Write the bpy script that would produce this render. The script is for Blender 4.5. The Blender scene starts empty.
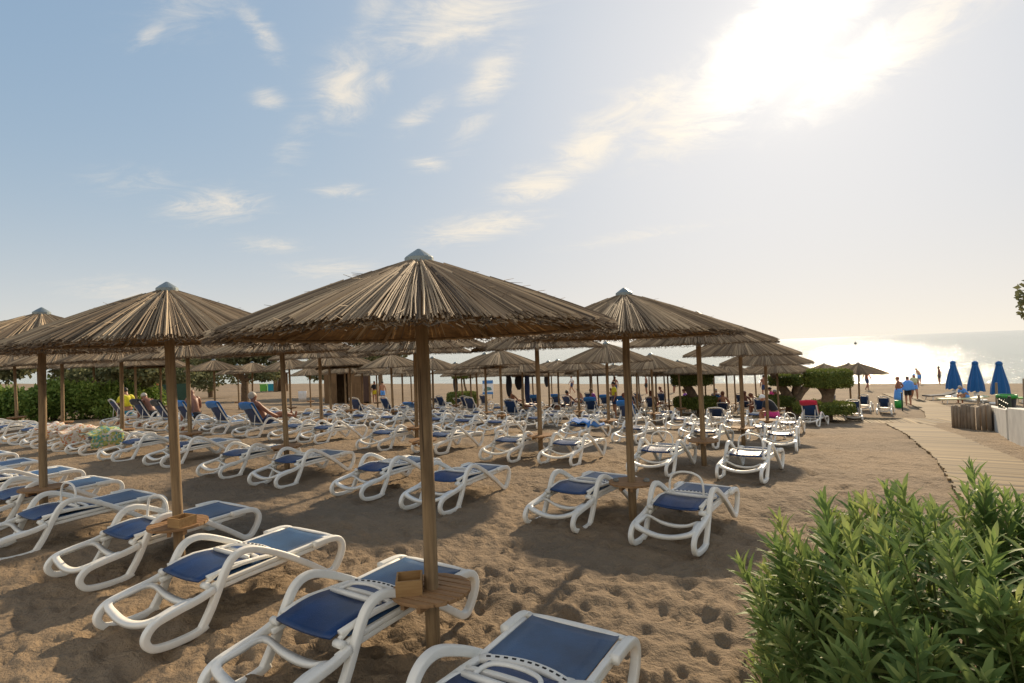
import bpy, bmesh, math, random
import numpy as np
from mathutils import Vector, Matrix, noise as mnoise
R = math.radians
random.seed(7); rng = np.random.default_rng(11)
scene = bpy.context.scene
col = scene.collection
# ---------------------------------------------------------------- camera
CAMZ = 1.95
cam = bpy.data.cameras.new('camera'); cam.sensor_width = 36; cam.lens = 20.0
cam.clip_start = 0.05; cam.clip_end = 30000
co = bpy.data.objects.new('camera', cam); col.objects.link(co); scene.camera = co
pitch = math.atan(8.0/568.9); roll = R(2.2)
fwd = Vector((0, math.cos(pitch), math.sin(pitch))); up0 = Vector((0, -math.sin(pitch), math.cos(pitch))); rt0 = Vector((1, 0, 0))
rt = math.cos(roll)*rt0 - math.sin(roll)*up0; up = math.sin(roll)*rt0 + math.cos(roll)*up0
m = Matrix((rt, up, -fwd)).transposed().to_4x4(); m.translation = (0, 0, CAMZ); co.matrix_world = m
# ---------------------------------------------------------------- light
SUN_EL, SUN_X, SUN_Y = R(24.5), 0.46, 0.888            # towards the sun, over the sea
EXPOSURE, SKY_STRENGTH, SUN_STRENGTH = 1.15, 0.15, 2.5
sd = Vector((SUN_X, SUN_Y, 0)).normalized()*math.cos(SUN_EL); sd.z = math.sin(SUN_EL)
sun = bpy.data.lights.new('sun', 'SUN'); sun.energy = SUN_STRENGTH; sun.angle = R(1.6); sun.color = (1, .80, .55)
so = bpy.data.objects.new('sun', sun); col.objects.link(so)
so.rotation_euler = sd.to_track_quat('Z', 'Y').to_euler()
vs = scene.view_settings; vs.view_transform = 'Standard'; vs.look = 'None'; vs.gamma = 1; vs.exposure = EXPOSURE
vs.use_curve_mapping = False

class NT:
    def __init__(s, tree): s.t = tree; s.n = tree.nodes; s.l = tree.links
    def node(s, typ, **kw):
        n = s.n.new(typ)
        for k, v in kw.items(): setattr(n, k, v)
        return n
    def set(s, sock, v):
        if isinstance(v, bpy.types.NodeSocket): s.l.new(v, sock)
        else: sock.default_value = v
    def math(s, op, a, b=0.0, clamp=False):
        n = s.node('ShaderNodeMath', operation=op); n.use_clamp = clamp
        s.set(n.inputs[0], a); s.set(n.inputs[1], b); return n.outputs[0]
    def vmath(s, op, a, b=(0, 0, 0)):
        n = s.node('ShaderNodeVectorMath', operation=op)
        s.set(n.inputs[0], a); s.set(n.inputs[1], b)
        return n.outputs['Value' if op in ('DOT_PRODUCT', 'LENGTH') else 'Vector']
    def mix(s, f, a, b, blend='MIX'):
        n = s.node('ShaderNodeMix', data_type='RGBA', blend_type=blend)
        s.set(n.inputs[0], f); s.set(n.inputs[6], a); s.set(n.inputs[7], b); return n.outputs[2]
    def ramp(s, f, stops):
        n = s.node('ShaderNodeValToRGB'); e = n.color_ramp.elements
        while len(e) < len(stops): e.new(.5)
        for q, (p, c) in zip(e, stops):
            q.position = p; q.color = (c if hasattr(c, '__len__') else (c, c, c))[:3] + (1,) if hasattr(c, '__len__') else (c, c, c, 1)
        s.set(n.inputs[0], f); return n.outputs[0]
    def noise(s, vec, scale, detail=4, rough=.55, dist=0.0, dim='3D'):
        n = s.node('ShaderNodeTexNoise'); n.noise_dimensions = dim
        if vec is not None: s.set(n.inputs['Vector'], vec)
        n.inputs['Scale'].default_value = scale; n.inputs['Detail'].default_value = detail
        n.inputs['Roughness'].default_value = rough; n.inputs['Distortion'].default_value = dist
        return n.outputs[0]
    def mapping(s, vec, loc=(0, 0, 0), rot=(0, 0, 0), scl=(1, 1, 1)):
        n = s.node('ShaderNodeMapping'); s.set(n.inputs[0], vec)
        n.inputs['Location'].default_value = loc; n.inputs['Rotation'].default_value = rot; n.inputs['Scale'].default_value = scl
        return n.outputs[0]
    def mrange(s, v, a, b, c=0, d=1, smooth=True):
        n = s.node('ShaderNodeMapRange'); n.interpolation_type = 'SMOOTHSTEP' if smooth else 'LINEAR'
        s.set(n.inputs[0], v)
        for i, q in zip((1, 2, 3, 4), (a, b, c, d)): s.set(n.inputs[i], q)
        return n.outputs[0]

world = bpy.data.worlds.new('World'); scene.world = world; world.use_nodes = True
w = NT(world.node_tree); w.n.clear()
tc = w.node('ShaderNodeTexCoord'); D = w.vmath('NORMALIZE', tc.outputs['Generated'])
sky = w.node('ShaderNodeTexSky'); sky.sky_type = 'NISHITA'; sky.sun_disc = False
sky.sun_elevation = SUN_EL; sky.sun_rotation = math.atan2(SUN_X, SUN_Y)
sky.air_density = 1.0; sky.dust_density = .9; sky.ozone_density = 1.5
sepd = w.node('ShaderNodeSeparateXYZ'); w.set(sepd.inputs[0], D); dz = sepd.outputs[2]
KV = (2.08, 2.12, 2.28); lift = w.vmath('MULTIPLY', sky.outputs[0], (.78, 1.12, 1.75))                                  # thin high veil: evens out the range of the clear sky
soft = w.vmath('DIVIDE', w.vmath('MULTIPLY', lift, KV), w.vmath('ADD', lift, KV))
bg = w.node('ShaderNodeBackground'); w.set(bg.inputs[0], soft); bg.inputs[1].default_value = SKY_STRENGTH
# thin bright haze low over the sea, and the glow of the veiled sun
cosg = w.vmath('DOT_PRODUCT', D, tuple(sd))
low = w.math('POWER', w.math('SUBTRACT', 1.0, w.math('ABSOLUTE', dz), True), 9.0)
hz = w.node('ShaderNodeBackground'); hz.inputs[0].default_value = (1.0, .90, .74, 1); hz.inputs[1].default_value = .45
mx0 = w.node('ShaderNodeMixShader'); w.set(mx0.inputs[0], w.math('ADD', w.math('MULTIPLY', low, .66), .06)); w.l.new(bg.outputs[0], mx0.inputs[1]); w.l.new(hz.outputs[0], mx0.inputs[2])
# clouds, with unseen fill ones added behind the camera: fibrous noise kept to a number of patches of the sky (all are directions)
def skydir(px, py):                                   # azimuth / elevation table lookup of the patches
    return Vector((px, py, 0))
def patch(az, el, ra, rb, ang, amp):
    az, el, ang = R(az), R(el), R(ang)
    c = Vector((math.sin(az)*math.cos(el), math.cos(az)*math.cos(el), math.sin(el)))
    e = Vector((math.cos(az), -math.sin(az), 0)); n = e.cross(-c).normalized()
    if n.z < 0: n = -n
    a = (math.cos(ang)*e + math.sin(ang)*n)/math.sin(R(ra)); b = (-math.sin(ang)*e + math.cos(ang)*n)/math.sin(R(rb))
    u = w.math('SUBTRACT', w.vmath('DOT_PRODUCT', D, tuple(a)), a.dot(c)); v = w.math('SUBTRACT', w.vmath('DOT_PRODUCT', D, tuple(b)), b.dot(c))
    q = w.math('ADD', w.math('MULTIPLY', u, u), w.math('MULTIPLY', v, v))
    front = w.math('GREATER_THAN', w.vmath('DOT_PRODUCT', D, tuple(c)), 0.0)
    return w.math('MULTIPLY', w.math('MULTIPLY', w.math('POWER', 2.718, w.math('MULTIPLY', q, -1.0)), amp), front)
PATCHES = [(27.18, 26.29, 10.319, 3.4425, 25, 0.95), (19.18, 21.18, 8.03, 3.75, 25, 0.8), (35.26, 23.05, 9.91, 2.67, 25, 0.8), (13.59, 21.94, 7.9875, 2.964, 20, 0.72), (8.59, 19.37, 4.725, 2.704, 30, 0.87), (3.23, 16.06, 4.6125, 1.6380000000000001, 10, 0.92), (-2.79, 12.19, 7.4, 1.6640000000000001, 8, 0.82), (-15.53, 24.77, 3.926, 3.1185000000000005, 60, 0.76), (-22.87, 27.86, 3.224, 1.3365, -50, 0.61), (-5.02, 30.34, 9.074000000000002, 3.294, 15, 0.76), (-1.2, 25.71, 4.745, 2.4705000000000004, 50, 0.71), (-27.22, 13.74, 5.109, 1.89, 8, 0.71), (-22.77, 10.47, 3.575, 0.9855, 0, 0.61), (-17.05, 8.26, 6.201, 1.2825, 0, 0.61), (-7.56, 18.17, 2.483, 1.026, 0, 0.66), (-22.53, 22.91, 1.3390000000000002, 1.863, 90, 0.61), (-16.33, 15.7, 3.406, 1.0125000000000002, 0, 0.61), (-31.8, 26.3, 2.821, 0.8370000000000001, 50, 0.5599999999999999), (-8.37, 22.59, 3.614, 1.2555, 30, 0.64), (-11.68, 25.41, 1.859, 1.4580000000000002, 0, 0.5599999999999999), (-33.77, 6.19, 5.421, 1.5795, 0, 0.5599999999999999), (13.1, 10.64, 11.309999999999999, 0.9180000000000001, 5, 0.48), (205, 38, 50, 28, 0, 1.2), (150, 30, 40, 20, 0, 1.1), (250, 28, 35, 16, 0, 1.0), (-28, 30, 7, 3, 40, 0.5), (-12, 31, 6, 2.2, 60, 0.5), (-33, 15, 6, 1.6, 5, 0.45), (-3, 22, 5, 1.8, 50, 0.5), (2, 17, 4, 1.5, 20, 0.5), (-20, 20, 5, 2, 60, 0.42)]  # broad patches behind the camera are unseen, added to light camera-facing sides
acc = None
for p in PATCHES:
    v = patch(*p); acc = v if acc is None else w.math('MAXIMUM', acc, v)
plane = w.node('ShaderNodeVectorMath', operation='DIVIDE'); w.set(plane.inputs[0], D)
cmb = w.node('ShaderNodeCombineXYZ'); zz = w.math('ADD', w.math('MAXIMUM', dz, 0.0), .18)
for i in range(3): w.set(cmb.inputs[i], zz)
w.set(plane.inputs[1], cmb.outputs[0])
warp = w.vmath('ADD', plane.outputs[0], w.vmath('SCALE', (0, 0, 0)))
fib = w.noise(w.mapping(plane.outputs[0], rot=(0, 0, R(-38)), scl=(1.0, 1.8, 1)), 3.4, 12, .70, 2.2)
fine = w.noise(w.mapping(plane.outputs[0], rot=(0, 0, R(-38)), scl=(1.0, 2.0, 1)), 9, 6, .6, .6)
nz = w.math('ADD', w.math('MULTIPLY', fib, .80), w.math('MULTIPLY', fine, .20))
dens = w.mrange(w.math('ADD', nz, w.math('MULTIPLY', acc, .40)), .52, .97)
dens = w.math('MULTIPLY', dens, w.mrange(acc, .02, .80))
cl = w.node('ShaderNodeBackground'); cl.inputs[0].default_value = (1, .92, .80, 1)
w.set(cl.inputs[1], w.math('ADD', w.math('ADD', .39, w.math('MULTIPLY', w.math('MAXIMUM', w.math('MULTIPLY', cosg, -1.0), 0.0), .30)), w.math('MULTIPLY', w.math('POWER', w.math('MAXIMUM', cosg, 0.0), 160.0), .38)))  # clouds opposite the sun made brighter, as added fill light
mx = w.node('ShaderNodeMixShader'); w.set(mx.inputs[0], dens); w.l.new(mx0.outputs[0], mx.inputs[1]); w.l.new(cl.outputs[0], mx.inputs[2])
gl = w.node('ShaderNodeBackground'); gl.inputs[0].default_value = (1, .86, .64, 1)
g1 = w.math('MULTIPLY', w.math('POWER', w.math('MAXIMUM', cosg, 0.0), 300.0), .12)
g2 = w.math('MULTIPLY', w.math('POWER', w.math('MAXIMUM', cosg, 0.0), 9.0), .10)
w.set(gl.inputs[1], w.math('ADD', g1, g2))
ad = w.node('ShaderNodeAddShader'); w.l.new(mx.outputs[0], ad.inputs[0]); w.l.new(gl.outputs[0], ad.inputs[1])
wo = w.node('ShaderNodeOutputWorld'); w.l.new(ad.outputs[0], wo.inputs[0])

# ---------------------------------------------------------------- frame of the beach: s = towards the sea, t = along the shore
SD = (.539, .842); TD = (.842, -.539); YAW = math.atan2(SD[1], SD[0])
HP = [(-50, 1.9), (4, 1.95), (8, 2.0), (11, 2.15), (16, 2.6), (32, 3.87), (45, 4.4), (62, 4.85), (75, 5.2), (200, 14)]
HS = np.linspace(-60, 200, 2601); HV = np.interp(HS, [a for a, b in HP], [b for a, b in HP])
def gz(s): return CAMZ - np.interp(s, [a for a, b in HP], [b for a, b in HP])
SEA_Z = CAMZ - 5.12
def st(x, y): return x*SD[0]+y*SD[1], x*TD[0]+y*TD[1]
def W(s, t, z=0.0): return Vector((s*SD[0]+t*TD[0], s*SD[1]+t*TD[1], float(gz(s))+z))
def G(x, y, z=0.0): return Vector((x, y, float(gz(st(x, y)[0]))+z))

# ---------------------------------------------------------------- materials
MATS = {}
def mat(name, base, rough=.6, var=.15, nscale=8, bump=0, bscale=40, metal=0, spec=.5, trans=0, coords='Object', stretch=(1, 1, 1), sheen=0):
    if name in MATS: return MATS[name]
    m = bpy.data.materials.new(name); m.use_nodes = True; k = NT(m.node_tree); b = k.n['Principled BSDF']
    tcn = k.node('ShaderNodeTexCoord'); v = k.mapping(tcn.outputs[coords], scl=stretch)
    f = k.noise(v, nscale, 5, .6)
    lo = tuple(c*(1-var) for c in base)+(1,); hi = tuple(min(1, c*(1+var)) for c in base)+(1,)
    c = k.ramp(f, [(.3, lo[:3]), (.7, hi[:3])])
    k.set(b.inputs['Base Color'], c); b.inputs['Roughness'].default_value = rough; b.inputs['Metallic'].default_value = metal
    b.inputs['Specular IOR Level'].default_value = spec
    if sheen: b.inputs['Sheen Weight'].default_value = sheen
    if bump:
        bn = k.node('ShaderNodeBump'); bn.inputs['Strength'].default_value = bump; bn.inputs['Distance'].default_value = .01
        k.set(bn.inputs['Height'], k.noise(v, bscale, 4, .6)); k.l.new(bn.outputs[0], b.inputs['Normal'])
    if trans:
        t = k.node('ShaderNodeBsdfTranslucent'); k.set(t.inputs[0], c)
        mxs = k.node('ShaderNodeMixShader'); mxs.inputs[0].default_value = trans
        out = k.n['Material Output']; k.l.new(b.outputs[0], mxs.inputs[1]); k.l.new(t.outputs[0], mxs.inputs[2]); k.l.new(mxs.outputs[0], out.inputs[0])
    MATS[name] = m; return m
def attr_mat(name, c0, c1, rough=.8, trans=0.0, spec=.3, mid=None):   # per-reed / per-leaf pigment from the 'tone' attribute
    m = bpy.data.materials.new(name); m.use_nodes = True; k = NT(m.node_tree); b = k.n['Principled BSDF']
    a = k.node('ShaderNodeAttribute', attribute_name='tone')
    st_ = [(0, c0), (1, c1)] if mid is None else [(0, c0), (.5, mid), (1, c1)]
    c = k.ramp(a.outputs['Fac'], st_)
    k.set(b.inputs['Base Color'], c); b.inputs['Roughness'].default_value = rough; b.inputs['Specular IOR Level'].default_value = spec
    if trans:
        t = k.node('ShaderNodeBsdfTranslucent'); k.set(t.inputs[0], c)
        mxs = k.node('ShaderNodeMixShader'); mxs.inputs[0].default_value = trans
        out = k.n['Material Output']; k.l.new(b.outputs[0], mxs.inputs[1]); k.l.new(t.outputs[0], mxs.inputs[2]); k.l.new(mxs.outputs[0], out.inputs[0])
    MATS[name] = m; return m

def sand_mat():
    m = bpy.data.materials.new('sand'); m.use_nodes = True; k = NT(m.node_tree); b = k.n['Principled BSDF']
    g = k.node('ShaderNodeTexCoord').outputs['Object']
    big = k.noise(g, .35, 5, .6); mid = k.noise(g, 5, 6, .65); fine = k.noise(g, 90, 4, .7)
    c = k.mix(k.mrange(big, .35, .65), (.275, .200, .127, 1), (.205, .155, .106, 1))
    c = k.mix(k.math('MULTIPLY', k.mrange(mid, .45, .75), .5), c, (.155, .115, .075, 1))
    c = k.mix(k.math('MULTIPLY', k.mrange(fine, .35, .7), .45), c, (.37, .27, .165, 1))
    vo = k.node('ShaderNodeTexVoronoi'); vo.inputs['Scale'].default_value = 34; k.set(vo.inputs['Vector'], g)
    peb = k.mrange(vo.outputs['Distance'], .10, .17, 1, 0)
    sel = k.mrange(k.noise(g, 3.0, 2), .50, .62)
    rgb = k.node('ShaderNodeSeparateColor'); k.set(rgb.inputs[0], vo.outputs['Color'])
    pick = k.math('GREATER_THAN', rgb.outputs[0], .72)
    pm = k.math('MULTIPLY', k.math('MULTIPLY', peb, sel), pick)
    pc = k.mix(rgb.outputs[1], (.14, .11, .08, 1), (.62, .54, .42, 1))
    c = k.mix(pm, c, pc)
    k.set(b.inputs['Base Color'], c); b.inputs['Roughness'].default_value = .93; b.inputs['Specular IOR Level'].default_value = .2
    h = k.math('ADD', k.math('MULTIPLY', mid, .9), k.math('MULTIPLY', k.noise(g, 28, 4, .65), .35))
    h = k.math('ADD', h, k.math('MULTIPLY', k.noise(g, 10.5, 3, .5, .4), .75)); h = k.math('ADD', h, k.math('MULTIPLY', fine, .10)); h = k.math('ADD', h, k.math('MULTIPLY', pm, .15))
    bn = k.node('ShaderNodeBump'); bn.inputs['Strength'].default_value = 1.0; bn.inputs['Distance'].default_value = .052
    k.set(bn.inputs['Height'], h); k.l.new(bn.outputs[0], b.inputs['Normal'])
    return m
def sea_mat():
    m = bpy.data.materials.new('sea'); m.use_nodes = True; k = NT(m.node_tree); b = k.n['Principled BSDF']
    g = k.node('ShaderNodeTexCoord').outputs['Object']
    gr = k.mapping(g, rot=(0, 0, -YAW), scl=(1, .42, 1))
    c = k.mix(k.noise(gr, .02, 3), (.25, .31, .25, 1), (.31, .36, .28, 1))
    k.set(b.inputs['Base Color'], c); b.inputs['Roughness'].default_value = .10; b.inputs['IOR'].default_value = 1.33
    h = k.math('ADD', k.math('MULTIPLY', k.noise(gr, .55, 4, .6), 1.0), k.math('MULTIPLY', k.noise(gr, 2.6, 5, .65), .45))
    h = k.math('ADD', h, k.math('MULTIPLY', k.noise(gr, .09, 3, .5), 2.2))
    bn = k.node('ShaderNodeBump'); bn.inputs['Strength'].default_value = .8; bn.inputs['Distance'].default_value = .30
    k.set(bn.inputs['Height'], h); k.l.new(bn.outputs[0], b.inputs['Normal'])
    return m
def wood_mat(name, a, b_, axis, scale=6, bump=.25, crack=0.0):
    m = bpy.data.materials.new(name); m.use_nodes = True; k = NT(m.node_tree); b = k.n['Principled BSDF']
    oi = k.node('ShaderNodeObjectInfo')
    g = k.vmath('ADD', k.node('ShaderNodeTexCoord').outputs['Object'], k.vmath('SCALE', (0, 0, 0)))
    n = k.node('ShaderNodeVectorMath', operation='SCALE'); n.inputs[0].default_value = (13, 7, 9); k.set(n.inputs['Scale'], oi.outputs['Random'])
    g = k.vmath('ADD', g, n.outputs[0])
    scl = [10, 10, 10]; scl[axis] = .7
    f = k.noise(k.mapping(g, scl=tuple(scl)), scale, 6, .65, .4)
    c = k.mix(k.mrange(f, .3, .7), a+(1,), b_+(1,))
    c = k.mix(k.math('MULTIPLY', k.mrange(k.noise(g, 2.5, 4), .5, .75), .45), c, tuple(q*.45 for q in a)+(1,))
    if crack:
        scl2 = [22, 22, 22]; scl2[axis] = .5
        cr = k.mrange(k.noise(k.mapping(g, scl=tuple(scl2)), 1.6, 2), .66, .72)
        c = k.mix(k.math('MULTIPLY', cr, crack), c, tuple(q*.2 for q in a)+(1,))
        vo = k.node('ShaderNodeTexVoronoi'); vo.inputs['Scale'].default_value = 4.5; k.set(vo.inputs['Vector'], g)
        c = k.mix(k.mrange(vo.outputs['Distance'], .05, .10, .8, 0), c, tuple(q*.22 for q in a)+(1,))
    k.set(b.inputs['Base Color'], c); b.inputs['Roughness'].default_value = .75; b.inputs['Specular IOR Level'].default_value = .3
    bn = k.node('ShaderNodeBump'); bn.inputs['Strength'].default_value = bump; bn.inputs['Distance'].default_value = .01
    k.set(bn.inputs['Height'], f); k.l.new(bn.outputs[0], b.inputs['Normal']); MATS[name] = m; return m
M_sand = sand_mat(); M_sea = sea_mat()
M_white = mat('white_resin', (.88, .85, .77), .42, .13, 2.5, .10, 60)
M_sling = mat('blue_sling', (.007, .040, .14), .42, .4, 3, .25, 160, spec=.6)
M_slingf = mat('pale_blue_sling', (.024, .075, .165), .42, .45, 2.5, .25, 160, spec=.7)  # paler, greyer blue than the other sling
M_pole = wood_mat('pole_wood', (.19, .125, .068), (.33, .225, .12), 2, 3, .4, .7)
M_table = wood_mat('table_wood', (.26, .145, .068), (.40, .24, .12), 0, 3, .3)
M_box = wood_mat('box_wood', (.30, .17, .07), (.42, .26, .11), 0, 3, .3)
M_plank = wood_mat('plank_wood', (.42, .31, .17), (.58, .44, .26), 1, 1.2, .35)
M_fence = wood_mat('grey_wood', (.22, .17, .12), (.38, .30, .22), 2, 2, .35)
M_cap = mat('zinc', (.24, .27, .26), .45, .2, 6, .1, 30, metal=.5)
M_reed = attr_mat('reed', (.085, .06, .04), (.74, .57, .36), .7, .18, .3, mid=(.34, .245, .15))
M_under = mat('reed_mat', (.34, .20, .085), .85, .4, 14, .6, 60, trans=.30, stretch=(1, 1, 1))
M_slot = mat('slot_black', (.02, .02, .02), .8, 0)
M_skin = mat('skin', (.42, .20, .115), .5, .12, 9); M_skind = mat('tanned_skin', (.27, .11, .06), .5, .12, 9)
M_stone = mat('stone', (.22, .22, .20), .8, .3, 20, .3, 30)
M_leafO = attr_mat('oleander_leaf', (.08, .14, .042), (.46, .49, .16), .55, .40, .28, mid=(.20, .29, .085))
M_stem = mat('green_stem', (.13, .15, .05), .6, .3, 12)
M_leafH = attr_mat('hedge_leaf', (.07, .14, .025), (.30, .38, .08), .6, .25)
M_leafT = attr_mat('tamarisk_leaf', (.08, .10, .045), (.27, .26, .12), .7, .2)
M_leafC = attr_mat('clipped_leaf', (.07, .11, .02), (.27, .29, .06), .6, .2)
M_bark = mat('bark', (.17, .115, .07), .9, .4, 9, .8, 20)
M_rend = mat('white_wall', (.62, .60, .54), .8, .14, 2.2, .35, 25)
M_iron = mat('green_iron', (.02, .035, .02), .5, .1)
def cloth(name, c): return mat(name, c, .9, .15, 20, .3, 60, sheen=.3)
M_towelb = cloth('blue_towel', (.03, .19, .55)); M_towelr = cloth('red_towel', (.55, .02, .06)); M_blueumb = cloth('blue_canvas', (.008, .10, .30))
M_black = cloth('dark_cloth', (.015, .015, .02)); M_yellow = cloth('yellow_cloth', (.72, .62, .02)); M_pink = cloth('pink_cloth', (.62, .04, .22))
M_whitec = cloth('white_cloth', (.75, .75, .75)); M_greenc = cloth('green_cloth', (.14, .42, .06)); M_teal = cloth('teal_cloth', (.02, .30, .42))
M_shirt = cloth('pale_shirt', (.55, .58, .36)); M_lilac = cloth('lilac_cloth', (.45, .12, .60)); M_navy = cloth('navy_cloth', (.02, .04, .12))
M_blues = cloth('sky_blue_cloth', (.10, .32, .80)); M_hair = mat('dark_hair', (.02, .014, .01), .6, .2); M_hairg = mat('grey_hair', (.45, .40, .33), .6, .2); M_hairr = mat('auburn_hair', (.16, .05, .02), .6, .2)
M_greenpl = mat('green_plastic', (.02, .30, .04), .4, .1); M_yel = mat('cream_board', (.75, .72, .42), .5, .1)

# ---------------------------------------------------------------- builders
def mesh_obj(name, verts, faces, m, parent=None, smooth=False, mats=None, fm=None, tone=None):
    me = bpy.data.meshes.new(name); me.from_pydata([tuple(v) for v in verts], [], faces)
    for q in (mats or [m]): me.materials.append(q)
    if fm is not None: me.polygons.foreach_set('material_index', fm)
    if tone is not None:
        a = me.attributes.new('tone', 'FLOAT', 'POINT'); a.data.foreach_set('value', np.asarray(tone, dtype=np.float32))
    if smooth: me.polygons.foreach_set('use_smooth', [True]*len(me.polygons))
    me.update(); o = bpy.data.objects.new(name, me); col.objects.link(o)
    if parent: o.parent = parent
    return o
class MB:
    def __init__(s): s.v = []; s.f = []; s.m = []; s.tone = []; s.mi = 0; s.tn = .5
    def add(s, vs_, fs):
        o = len(s.v); s.v += [tuple(q) for q in vs_]; s.f += [tuple(i+o for i in f) for f in fs]; s.m += [s.mi]*len(fs); s.tone += [s.tn]*len(vs_)
    def box(s, c, d, rz=0, tilt=None):
        x, y, z = (q/2 for q in d); P = [Vector((a*x, b*y, e*z)) for a in (-1, 1) for b in (-1, 1) for e in (-1, 1)]
        if tilt is not None: P = [tilt @ p for p in P]
        if rz: P = [Matrix.Rotation(rz, 3, 'Z') @ p for p in P]
        s.add([p+Vector(c) for p in P], [(0, 1, 3, 2), (4, 6, 7, 5), (0, 4, 5, 1), (2, 3, 7, 6), (0, 2, 6, 4), (1, 5, 7, 3)])
    def tube(s, pts, r, n=8, cap=True, closed=False):
        pts = [Vector(p) for p in pts]; N = len(pts); rs = r if hasattr(r, '__len__') else [r]*N
        V = []; ref = None
        for i, p in enumerate(pts):
            a = pts[(i-1) % N] if (closed or i) else p; b = pts[(i+1) % N] if (closed or i < N-1) else p
            t = (b-a).normalized()
            if ref is None: ref = Vector((0, 0, 1)) if abs(t.z) < .9 else Vector((1, 0, 0))
            u = (ref - t*ref.dot(t)).normalized(); q = t.cross(u); ref = u
            V += [p + (math.cos(2*math.pi*j/n)*u + math.sin(2*math.pi*j/n)*q)*rs[i] for j in range(n)]
        F = [(i*n+j, i*n+(j+1) % n, ((i+1) % N)*n+(j+1) % n, ((i+1) % N)*n+j) for i in range(N if closed else N-1) for j in range(n)]
        if cap and not closed: F += [tuple(range(n))[::-1], tuple((N-1)*n+j for j in range(n))]
        s.add(V, F)
    def strip(s, pts, side, wd, th, closed=False, rnd=.35):
        """rounded bar swept in the plane normal to 'side'; wd along side, th across"""
        pts = [Vector(p) for p in pts]; N = len(pts); side = Vector(side).normalized(); V = []
        prof = []
        for k in range(12):
            a_ = 2*math.pi*(k+.5)/12; ca, sa = math.cos(a_), math.sin(a_); ex = .36
            prof.append((wd/2*math.copysign(abs(ca)**ex, ca), th/2*math.copysign(abs(sa)**ex, sa)))
        n = len(prof)
        for i, p in enumerate(pts):
            a = pts[(i-1) % N] if (closed or i) else p; b = pts[(i+1) % N] if (closed or i < N-1) else p
            t = (b-a).normalized(); nn = side.cross(t).normalized()
            V += [p + side*x + nn*y for x, y in prof]
        F = [(i*n+j, i*n+(j+1) % n, ((i+1) % N)*n+(j+1) % n, ((i+1) % N)*n+j) for i in range(N if closed else N-1) for j in range(n)]
        if not closed: F += [tuple(range(n))[::-1], tuple((N-1)*n+j for j in range(n))]
        s.add(V, F)
    def lathe(s, prof, n=16, c=(0, 0, 0)):
        N = len(prof); V = [Vector(c)+Vector((r*math.cos(2*math.pi*j/n), r*math.sin(2*math.pi*j/n), z)) for r, z in prof for j in range(n)]
        s.add(V, [(i*n+j, i*n+(j+1) % n, (i+1)*n+(j+1) % n, (i+1)*n+j) for i in range(N-1) for j in range(n)])
    def build(s, name, m=None, parent=None, smooth=False, mats=None):
        return mesh_obj(name, s.v, s.f, m, parent, smooth, mats, s.m if mats else None, s.tone)
def spline(P, n=6, closed=False):
    P = [Vector(p) for p in P]; out = []; N = len(P)
    for i in range(N if closed else N-1):
        g = (lambda k: P[k % N]) if closed else (lambda k: P[max(0, min(N-1, k))])
        a, b, c, d = g(i-1), g(i), g(i+1), g(i+2)
        for j in range(n):
            t = j/n; out.append(.5*((2*b)+(c-a)*t+(2*a-5*b+4*c-d)*t*t+(-a+3*b-3*c+d)*t**3))
    if not closed: out.append(P[-1])
    return out
def tag(o, label=None, cat=None, group=None, kind=None):
    if label: o['label'] = label
    if cat: o['category'] = cat
    if group: o['group'] = group
    if kind: o['kind'] = kind
    return o
def empty(name, loc=(0, 0, 0), rz=0):
    o = bpy.data.objects.new(name, None); col.objects.link(o); o.location = loc; o.rotation_euler = (0, 0, rz); o.empty_display_size = .1; return o
KIDS = {}
def kids(o): return [c for c in o.children]
def copy_tree(o, parent=None):
    c = o.copy(); col.objects.link(c)
    if parent is not None: c.parent = parent
    for ch in kids(o): copy_tree(ch, c)
    return c

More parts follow.
